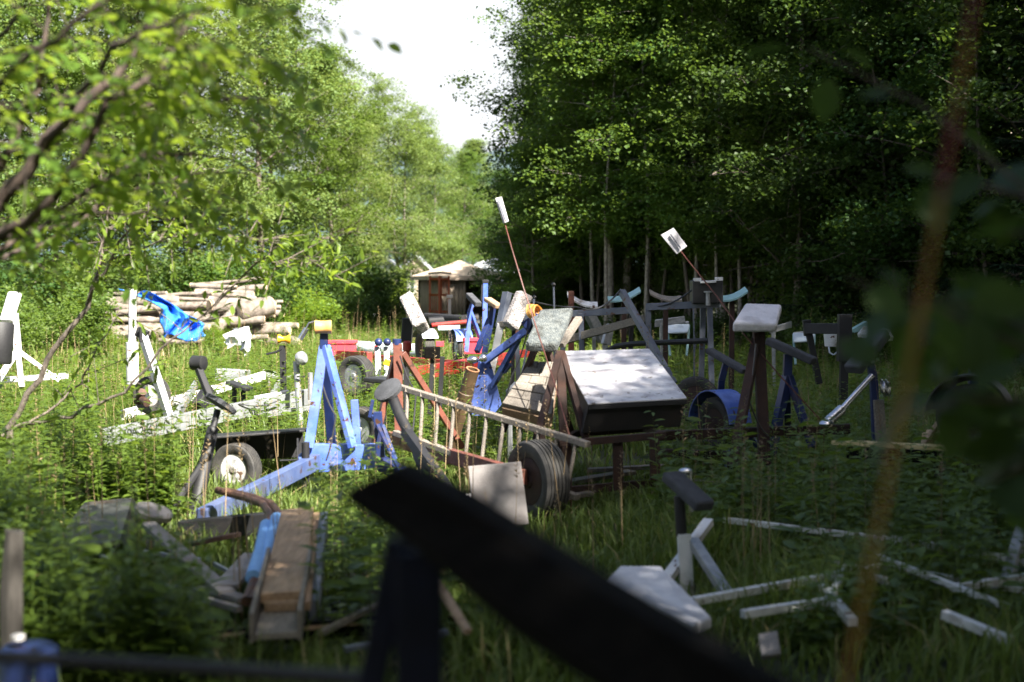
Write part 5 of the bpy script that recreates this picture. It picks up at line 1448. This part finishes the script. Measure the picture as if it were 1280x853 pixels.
# ---- 21 log pile with blue tarp
LG = 'logs heaped on the left pile'
rg = random.Random(4)
logm = {}
def log(a, b, r, label):
    a, b = P(*a), P(*b); c = (a + b) / 2
    t = thing('split_log' if r > .25 else 'log', label, 'log', c - V3(0, 0, r), LG)
    m = MB(); n = 6
    pts = [a.lerp(b, i / n) + V3(rg.gauss(0, .006), rg.gauss(0, .006), rg.gauss(0, .008)) for i in range(n + 1)]
    tp = rg.uniform(.7, 1.0); m.tube(pts, [r * rg.uniform(.94, 1.06) * (1 + (tp - 1) * i / n) for i in range(n + 1)], 11); build('bark', m, M['log_bark'], t, smooth=True, jitter=r * .02)
    ax = (b - a).normalized()
    for p, s in ((pts[0], -1), (pts[-1], 1)):
        m = MB(); m.lathe([(0, r * .86), (.02, r * .84), (.024, .01)], p, ax * s, 12) if s < 0 else m.lathe([(0, r * .84 * tp), (.02, r * .82 * tp), (.024, .01)], p, ax * s, 12); build('cut_end', m, M['log_end'], t)
for y0, pa, pb_, n, d in ((428, 116, 340, 3, 36.8), (422, 118, 345, 4, 37.0), (416, 122, 345, 3, 37.2), (410, 124, 345, 4, 37.5), (404, 128, 345, 3, 37.8), (398, 130, 340, 4, 38.1), (392, 134, 340, 3, 38.4), (386, 138, 338, 4, 38.7), (380, 138, 338, 3, 39.0), (374, 142, 334, 3, 39.3), (368, 150, 330, 3, 39.6), (361, 240, 326, 2, 40.0), (354, 250, 322, 1, 40.3)):
    for i in range(n):
        w = (pb_ - pa) / n
        a = pa + w * i - rg.uniform(0, 26); b = a + w * rg.uniform(1.1, 1.6)
        dd = d + rg.uniform(-.3, .3)
        log((a, y0 + rg.uniform(-6, 6), dd), (b, y0 + rg.uniform(-8, 6), dd + rg.uniform(-.5, .5)), rg.choice((.06, .08, .09, .11, .13, .16)), 'pale weathered log lying crosswise in the left pile')
log((262, 384, 37.6), (318, 379, 38.4), .21, 'thickest pale trunk, at mid-height on the right part of the pile')
log((270, 412, 36.6), (312, 372, 37.4), .15, 'bright split pole slanting up across the right end of the pile')
log((300, 391, 36.8), (340, 382, 37.2), .27, 'stout bright stump with its cut face to the front of the pile')
log((288, 402, 36.7), (330, 400, 36.9), .13, 'short bright log resting below the stout stump')
t = thing('woodpile_tarp', 'crumpled bright blue tarpaulin sagging over the log pile', 'tarpaulin', P(205, 420, 36.5))
def tarp():
    m = MB(); nu, nv = 30, 34; vs, fs = [], []
    R2 = random.Random(3)
    for j in range(nv + 1):
        v = j / nv
        for i in range(nu + 1):
            u = i / nu
            xl = 148 + 54 * min(1, v * 3) ** .8
            xr = 198 + 58 * min(1, v * 1.7) ** .8
            px = xl + (xr - xl) * u + 3 * math.sin(v * 9 + u * 4)
            py = 361 + 12 * u * (1 - v) + 62 * v + 5 * math.sin(u * 7 + v * 3)
            d = 37.6 - .8 * v + .16 * math.sin(u * 16 + 5 * v) + .14 * math.sin(v * 14 + u * 6) + .07 * math.sin(u * 33 + v * 21) + R2.gauss(0, .015)
            vs.append(P(px, py, d - 1.7))
    for j in range(nv):
        for i in range(nu): fs.append((j * (nu + 1) + i, j * (nu + 1) + i + 1, (j + 1) * (nu + 1) + i + 1, (j + 1) * (nu + 1) + i))
    m._add(vs, fs); return m
o = build('sheet', tarp(), M['tarp'], t, smooth=True); o.modifiers.new('cloth', 'SOLIDIFY').thickness = .012
m = MB(); m.sphere(P(300, 421, 30), .25, 9, (1.0, .6, .8)); m.sphere(P(308, 432, 29.6), .16, 8, (.6, .5, 1.4)); m.sphere(P(289, 426, 29.8), .15, 8, (1.1, .7, .5))
o = build('plastic_sheet', m, M['rag'], None, smooth=True, jitter=.05); tag(o, 'crumpled white plastic sheet on the grass below the log pile', 'sheet')

# ---- 22 white junk in the weeds beyond the frame
for k, (px, py, d, lab) in enumerate(((848, 405, 24, 'pale aluminium chair frame in the weeds beyond the grey frame'), (1005, 416, 24, 'pale low chair frame in weeds left of the black bench frame'))):
    t = thing('folding_chair', lab, 'chair', ground_at(px, d))
    m = MB(); panel(m, [(px - 14, py, d), (px + 14, py, d), (px + 12, py + 10, d - .3), (px - 13, py + 11, d - .3)], .03); build('seat', m, M['hull'], t, .01)
    for dx in (-13, 13):
        m = MB(); m.tube([P(px + dx, py + 2, d + .1), P(px + dx, py + 9, d), P(px + dx * .8, py + 40, d - .2)], .02, 6); build('leg', m, M['teal'], t, smooth=True)
    m = MB(); m.tube([P(px - 13, py + 1, d + .1), P(px + 13, py - 2, d + .1)], .02, 6); build('back_rail', m, M['galv'], t, smooth=True)
t = thing('white_tub', 'small upturned white tub behind the black bench frame', 'tub', P(1078, 424, 22))
m = MB(); m.lathe([(0, .24), (.05, .25), (.16, .18), (.18, .05)], P(1094, 424, 20), (.1, 0, 1), 18); build('tub_body', m, M['white'], t, smooth=True)
m = MB(); m.prism([P(1066, 412, 22), P(1084, 402, 22), P(1086, 413, 22), P(1068, 416, 22)], V3(0, .2, 0)); o = build('tub_lid', m, M['teal'], t)
t = thing('spare_tyre', 'grey old tyre lying in the weeds right of the white-topped box', 'tyre', ground_at(868, 16.5))
wheel(t, P(870, 500, 16.6), V3(-.3, -1, .2), .27, .18, 'rust')

# ---- 23 white trailer frame at the lower right
t = thing('white_trailer', 'white trailer frame lying low in the grass at the lower right', 'trailer', ground_at(1040, 8.5))
for a, b, w in (((866, 752, 8.6), (1104, 709, 9.4), .045), ((928, 768, 8.3), (1034, 752, 8.6), .045), ((1028, 735, 8.9), (1066, 778, 8.1), .05), ((1046, 702, 9.6), (1112, 728, 9.0), .045), ((1098, 696, 9.6), (1262, 760, 8.4), .035), ((1104, 709, 9.4), (1300, 742, 9.0), .035), ((1060, 705, 9.5), (1036, 752, 8.6), .04),
                ((1112, 674, 10.3), (1300, 705, 9.6), .05), ((905, 650, 11.0), (1115, 675, 10.3), .04), ((1180, 768, 8.2), (1264, 802, 7.8), .05), ((1190, 735, 8.9), (1300, 720, 9.2), .045)):
    m = MB(); bar(m, (a[0], a[1], a[2] * .915), (b[0], b[1], b[2] * .915), w, w); build('frame_bar', m, M['white'], t, .004)
m = MB(); bar(m, (1255, 740, 8.6), (1290, 620, 8.8), .07, .06); build('upright', m, M['galv'], t, .004)
t = thing('pad_stand', 'small white stand with a tilted dark pad at the lower right', 'stand', ground_at(858, 9))
m = MB(); bar(m, (855, 668, 9.0), (860, 765, 8.9), .085, .07); build('post', m, M['white'], t, .005)
m = MB(); bar(m, (866, 676, 9.0), (908, 742, 8.5), .07, .055); build('brace', m, M['galv'], t, .005)
m = MB(); bar(m, (886, 652, 9.5), (820, 742, 8.7), .07, .05); build('brace', m, M['white'], t, .005)
m = MB(); m.tube([P(849, 620, 9.0), P(852, 670, 9.0)], .035, 10); build('jack_post', m, M['black'], t, smooth=True)
m = MB(); bar(m, (838, 594, 9.1), (882, 634, 8.8), .15, .07); build('pad', m, M['dark_pad'], t, .02, seg=3)
m = MB(); m.tube([P(862, 590, 9.3), P(864, 640, 9.3)], .016, 8); m.sphere(P(857, 590, 9.3), .03, 10, (1.6, 1, .9)); build('crank', m, M['chrome'], t, smooth=True)
t = thing('white_board', 'bright white padded panel lying behind the dark timber', 'panel', ground_at(825, 7.6))
m = MB(); panel(m, [(757, 738, 7.7), (775, 720, 8.1), (826, 720, 8.1), (890, 786, 7.2), (868, 795, 7.0)], .06); build('board_face', m, M['white_pad'], t, .015, seg=3)
m = MB(); panel(m, [(948, 792, 7.2), (972, 788, 7.2), (976, 818, 7.1), (952, 820, 7.1)], .04); o = build('grey_block', m, M['grey_board'], None, .006); tag(o, 'small grey block in grass by the end of the dark timber', 'block')

# ---- 24 lower left: black trailer, boards, pipes
t = thing('black_trailer', 'low black trailer frame under the boards at the lower left', 'trailer', ground_at(320, 9.5))
m = MB(); bar(m, (225, 664, 10.4), (372, 650, 10.4), .10, .15); build('cross_beam', m, M['black'], t, .005)
m = MB(); bar(m, (398, 748, 8.6), (520, 680, 9.8), .06, .08); build('side_rail', m, M['black'], t, .005)
m = MB(); bar(m, (395, 768, 8.2), (520, 718, 8.6), .03, .05); bar(m, (400, 772, 8.0), (520, 762, 8.0), .05, .05); build('side_rail', m, M['grey_steel'], t, .005)
m = MB(); bar(m, (210, 806, 6.9), (570, 772, 7.4), .05, .09); build('cross_beam', m, M['timber_dark'], t, .005)
m = MB(); bar(m, (215, 801, 6.86), (565, 768, 7.36), .055, .012); build('beam_cap', m, M['board'], t, .003)
m = MB(); bar(m, (392, 770, 7.2), (405, 655, 9.0), .05, .16); build('side_rail', m, M['grey_steel'], t, .005)
t = thing('board_stack', 'two pale brown boards stacked over a trough at the lower left', 'boards', ground_at(360, 8))
m = MB(); m.prism([P(352, 637, 9.3), P(392, 634, 9.3), P(382, 738, 6.75), P(326, 742, 6.75)], V3(0, 0, -.05)); build('board', m, M['board'], t, .006)
m = MB(); m.prism([P(356, 645, 9.35), P(400, 640, 9.35), P(388, 752, 6.7), P(330, 754, 6.7)], V3(0, 0, -.045)); build('board', m, M['board'], t, .006, label='lower board with a darker edge')
m = MB(); m.prism([P(345, 700, 7.6), P(380, 700, 7.6), P(372, 790, 6.4), P(318, 793, 6.4)], V3(0, 0, -.03)); tr_ = build('trough_floor', m, M['wood'], t, .004)
m = MB(); bar(m, (336, 700, 7.6), (314, 786, 6.4), .02, .14); bar(m, (388, 700, 7.6), (374, 782, 6.4), .02, .14); build('trough_side', m, M['wood'], tr_, .003)
GP = 'rusty pipes with blue foam sleeves'
for k, (off, lab) in enumerate(((0, 'bent rusty pipe with a blue foam sleeve, the outer one at left'), (11, 'bent rusty pipe with a blue foam sleeve, the one touching the boards'))):
    t = thing('bent_pipe', lab, 'pipe', ground_at(330, 8.6), GP)
    m = MB()
    m.tube([P(272 + off, 613 + off * .1, 10.6), P(305 + off, 622, 10.3), P(328 + off, 630, 9.9), P(337 + off, 642, 9.5), P(336 + off, 660, 9.1), P(326 + off * .8, 705, 8.2), P(308 + off * .7, 752, 7.5)], .028, 12); build('pipe_bend', m, M['rust_pipe'], t, smooth=True)
    m = MB(); m.tube([P(335 + off, 655 - off * .6, 9.15), P(327 + off * .8, 690, 8.45), P(316 + off * .6, 724, 7.9)] if k else [P(333, 657, 9.1), P(326, 690, 8.45), P(316, 722, 7.85)], .043, 14); build('foam_sleeve', m, M['foam'], t, smooth=True)
for a, b, w, lab in (((185, 655, 9.6), (284, 742, 8.0), .10, 'long whitish grey board slanting down to the right at the lower left'), ((318, 694, 8.9), (282, 734, 8.1), .14, 'short cracked whitish board by the blue foam sleeves'), ((256, 735, 8.3), (306, 750, 7.8), .09, 'flat whitish board end lying below the slanting board')):
    m = MB(); bar(m, a, b, w, .03); o = build('loose_board', m, M['grey_board'], None, .004); tag(o, lab, 'board', 'loose whitish boards at the lower left')
for a, b, w in (((205, 732, 8.2), (258, 740, 8.0), .02), ((268, 705, 8.8), (300, 722, 8.4), .02), ((118, 664, 9.8), (145, 676, 9.4), .022), ((126, 695, 9), (150, 706, 8.8), .02)):
    m = MB(); bar(m, a, b, w, w); build('thin_strut', m, M['galv'], bpy.data.objects['black_trailer'])
t = thing('sheet_cover', 'dark grey sheet panel with a pale oval pad in the weeds at left', 'panel', ground_at(120, 9.8))
m = MB(); m.prism([P(60, 690, 9.2), P(105, 628, 10.4), P(165, 622, 10.4), P(150, 675, 9.3)], V3(0, 0, -.05)); build('sheet', m, M['dull_sheet'], t, .006)
m = MB(); m.prism([P(150, 675, 9.3), P(166, 622, 10.4), P(176, 640, 10.2), P(162, 690, 9.3)], V3(.01, 0, -.02)); build('side_flap', m, M['black'], t)
m = MB(); m.lathe([(-.03, .10), (-.025, .135), (.01, .14), (.02, .13)], P(192, 640, 10.0), (.35, -.12, 1), 26); build('pad', m, M['grey_board'], t, smooth=True)
m = MB(); bar(m, (192, 645, 10.0), (190, 690, 9.9), .08, .08); build('pad_post', m, M['black'], t)
t = thing('weathered_post', 'weathered dark post standing at the lower left border', 'post', ground_at(12, 6.2))
m = MB(); m.tube([P(17, 664, 6.2), P(14, 740, 6.2), V3(gx(8, 6.2), 6.2, -.05)], [.042, .047, .052], 12); build('post', m, M['old_post'], t, smooth=True, jitter=.004)
t = thing('blue_drum', 'blue plastic drum hidden in dark weeds at the lower left corner', 'drum', ground_at(36, 6.0))
m = MB(); c = P(36, 806, 6.0); m.lathe([(-.45, .11), (-.44, .125), (-.2, .13), (-.19, .122), (-.17, .122), (-.16, .13), (-.02, .125), (0, .10)], c, (0, 0, 1), 22); build('drum_body', m, M['dark_blue'], t, smooth=True)
m = MB(); m.lathe([(0, .03), (.02, .03), (.025, .02)], P(23, 800, 5.95), (0, 0, 1), 12); build('cap', m, M['white'], t, smooth=True)
t = thing('rotten_crate', 'dark crate with a reddish top in the weeds beside the weathered post', 'crate', ground_at(40, 8))
m = MB(); m.bar(P(22, 735, 7.8), P(60, 735, 7.8), .3, .16); build('crate_body', m, M['black'], t, .01)
m = MB(); m.bar(P(22, 718, 7.8), P(58, 718, 7.8), .22, .02); build('crate_top', m, M['red_brown'], t, .004)

# ---- 25 close to the camera: rail, timber, coloured pole
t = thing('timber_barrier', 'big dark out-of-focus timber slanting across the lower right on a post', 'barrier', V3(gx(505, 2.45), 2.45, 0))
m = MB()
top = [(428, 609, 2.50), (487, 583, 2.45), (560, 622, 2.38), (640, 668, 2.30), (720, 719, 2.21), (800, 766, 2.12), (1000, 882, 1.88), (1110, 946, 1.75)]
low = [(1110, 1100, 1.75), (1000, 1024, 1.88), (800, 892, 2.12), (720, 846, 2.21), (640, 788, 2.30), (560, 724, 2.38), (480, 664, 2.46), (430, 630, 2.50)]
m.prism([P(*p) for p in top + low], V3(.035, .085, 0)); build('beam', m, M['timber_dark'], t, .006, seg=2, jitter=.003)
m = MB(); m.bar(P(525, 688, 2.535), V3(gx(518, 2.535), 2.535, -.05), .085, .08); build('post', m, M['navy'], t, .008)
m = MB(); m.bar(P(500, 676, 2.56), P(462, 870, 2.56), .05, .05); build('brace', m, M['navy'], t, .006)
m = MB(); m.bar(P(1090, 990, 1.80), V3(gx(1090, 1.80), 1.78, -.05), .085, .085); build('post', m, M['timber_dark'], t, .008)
t = thing('pipe_rail', 'thin black pipe rail running along the lower left edge', 'rail', V3(gx(60, 3), 3.0, 0))
m = MB(); m.tube([P(-160, 812, 3.05), P(150, 829, 2.95), P(300, 838, 2.85), P(470, 850, 2.72)], .015, 10); build('pipe_bar', m, M['black'], t, smooth=True)
m = MB(); m.bar(P(-150, 812, 3.08), V3(gx(-150, 3.08), 3.08, -.05), .05, .05); build('post', m, M['black'], t)
t = thing('marker_pole', 'slim orange-yellow pole with a dark red band standing close on the right', 'pole', V3(gx(1010, 1.75), 1.75, 0))
def pole_at(py):
    f = py / 850.0
    return P(1218 - 160 * f + 6 * math.sin(math.pi * f), py, 1.75)
pts = [pole_at(y) for y in range(-240, 1000, 60)]
pts += [V3(pts[-1].x - .10, pts[-1].y, -.05)]
m = MB(); m.tube(pts, [.0034 + .0012 * i / len(pts) for i in range(len(pts))], 12); pl_ = build('shaft', m, M['pole_yellow'], t, smooth=True)
for y0, y1, r in ((-20, 45, .0044), (140, 245, .0046)):
    m = MB(); m.tube([pole_at(y) for y in np.linspace(y0, y1, 6)], r, 12); build('band', m, M['pole_red'], pl_, smooth=True)

# ---- 26 loose planks, rods, cables and scraps among the frames
GB = 'weathered planks on the ground under the rusty trailer'
for a, b, w in (((690, 606, 12.9), (790, 590, 13.4), .14), ((735, 588, 13.6), (830, 583, 13.6), .12), ((700, 622, 12.3), (738, 616, 12.4), .16), ((815, 600, 13.0), (930, 606, 12.4), .10)):
    m = MB(); bar(m, a, b, w, .035); o = build('plank', m, M['wood'], None, .004); tag(o, 'weathered grey plank lying in grass under the rusty trailer', 'plank', GB)
for pts, r, lab in (([(693, 400, 16.5), (692, 356, 16.5)], .012, 'thin upright grey rod behind the dark carpeted pad'), ([(868, 430, 19), (866, 352, 19)], .012, 'thin upright rod left of the black box'), ([(652, 470, 15.8), (662, 420, 16), (668, 372, 16.2)], .012, 'thin bent rod behind the grey carpet roll pad')):
    t = thing('thin_rod', lab, 'rod', V3(P(*pts[0]).x, pts[0][2], 0))
    q = [P(*p) for p in pts]
    m = MB(); m.tube([V3(q[0].x, q[0].y, 0)] + q, r, 6); build('rod', m, M['grey_steel'], t, smooth=True)
    m = MB(); m.sphere(q[-1], r * 2.2, 8); build('tip_knob', m, M['black_plastic'], t, smooth=True)
def cable(pts, lab, r=.008):
    m = MB(); q = [P(*p) for p in pts]
    d = []
    for a, b in zip(q[:-1], q[1:]):
        for k in range(5): d.append(a.lerp(b, k / 5) - V3(0, 0, .05 * math.sin(math.pi * k / 5)))
    m.tube(d + [q[-1]], r, 6); o = build('cable', m, M['strap'], None, smooth=True); tag(o, lab, 'cable')
cable([(400, 470, 13), (420, 520, 12.9), (408, 575, 12.9)], 'loose black cable hanging down the blue A-frame')
cable([(500, 445, 13.8), (520, 490, 13.8), (515, 545, 13.7)], 'thin black cable trailing off the red-brown post')
cable([(660, 412, 14.5), (640, 470, 14.6), (622, 520, 14.8)], 'black cable running from the blue winch head to the ground')
cable([(945, 430, 13), (936, 500, 12.9), (960, 545, 12.9)], 'black cable drooping along the tall padded post')
cable([(250, 500, 16.5), (300, 505, 16.5), (350, 500, 16.9)], 'dark hose lying along the galvanised rail')
GS = 'pale scraps in the weeds behind the grey frame'
for px, py, d, w, h in ((745, 408, 21, .10, .5), (702, 412, 22, .3, .15), (838, 402, 23, .5, .12), (760, 420, 20.5, .12, .3), (975, 410, 23, .35, .1), (640, 490, 14.9, .10, .12), (290, 470, 21, .5, .2), (345, 470, 22, .4, .12)):
    m = MB(); c = P(px, py, d); a = random.uniform(-.5, .5)
    m.bar(c - V3(w / 2, 0, a * .1), c + V3(w / 2, .1, a * .1), .06, h); m.bar(c + V3(-w * .3, .02, -h * .3), V3(c.x - w * .2, d + .05, 0), .04, .05)
    o = build('scrap_piece', m, M['galv'], None, .008, jitter=.012); tag(o, 'pale scrap metal piece half sunk in the weeds', 'scrap', GS)
# struts lying round the boards at the lower left
GT = 'thin struts strewn round the boards at the lower left'
for a, b, w, mt in (((405, 690, 9.4), (470, 640, 10.2), .03, 'black'), ((228, 742, 8.0), (300, 762, 7.5), .04, 'grey_board'), ((180, 690, 9.0), (250, 700, 8.8), .03, 'galv'), ((300, 800, 6.9), (380, 760, 7.4), .04, 'timber_dark'), ((400, 792, 6.9), (500, 742, 7.6), .035, 'wood'), ((430, 812, 6.6), (560, 790, 6.8), .035, 'grey_steel'), ((545, 725, 6.6), (585, 790, 6.1), .035, 'board'), ((240, 680, 9.6), (300, 668, 9.8), .04, 'rust')):
    m = MB(); bar(m, a, b, w, w * .8); o = build('strut', m, M[mt], None, .003); tag(o, 'thin strut lying loose round the board stack', 'strut', GT)
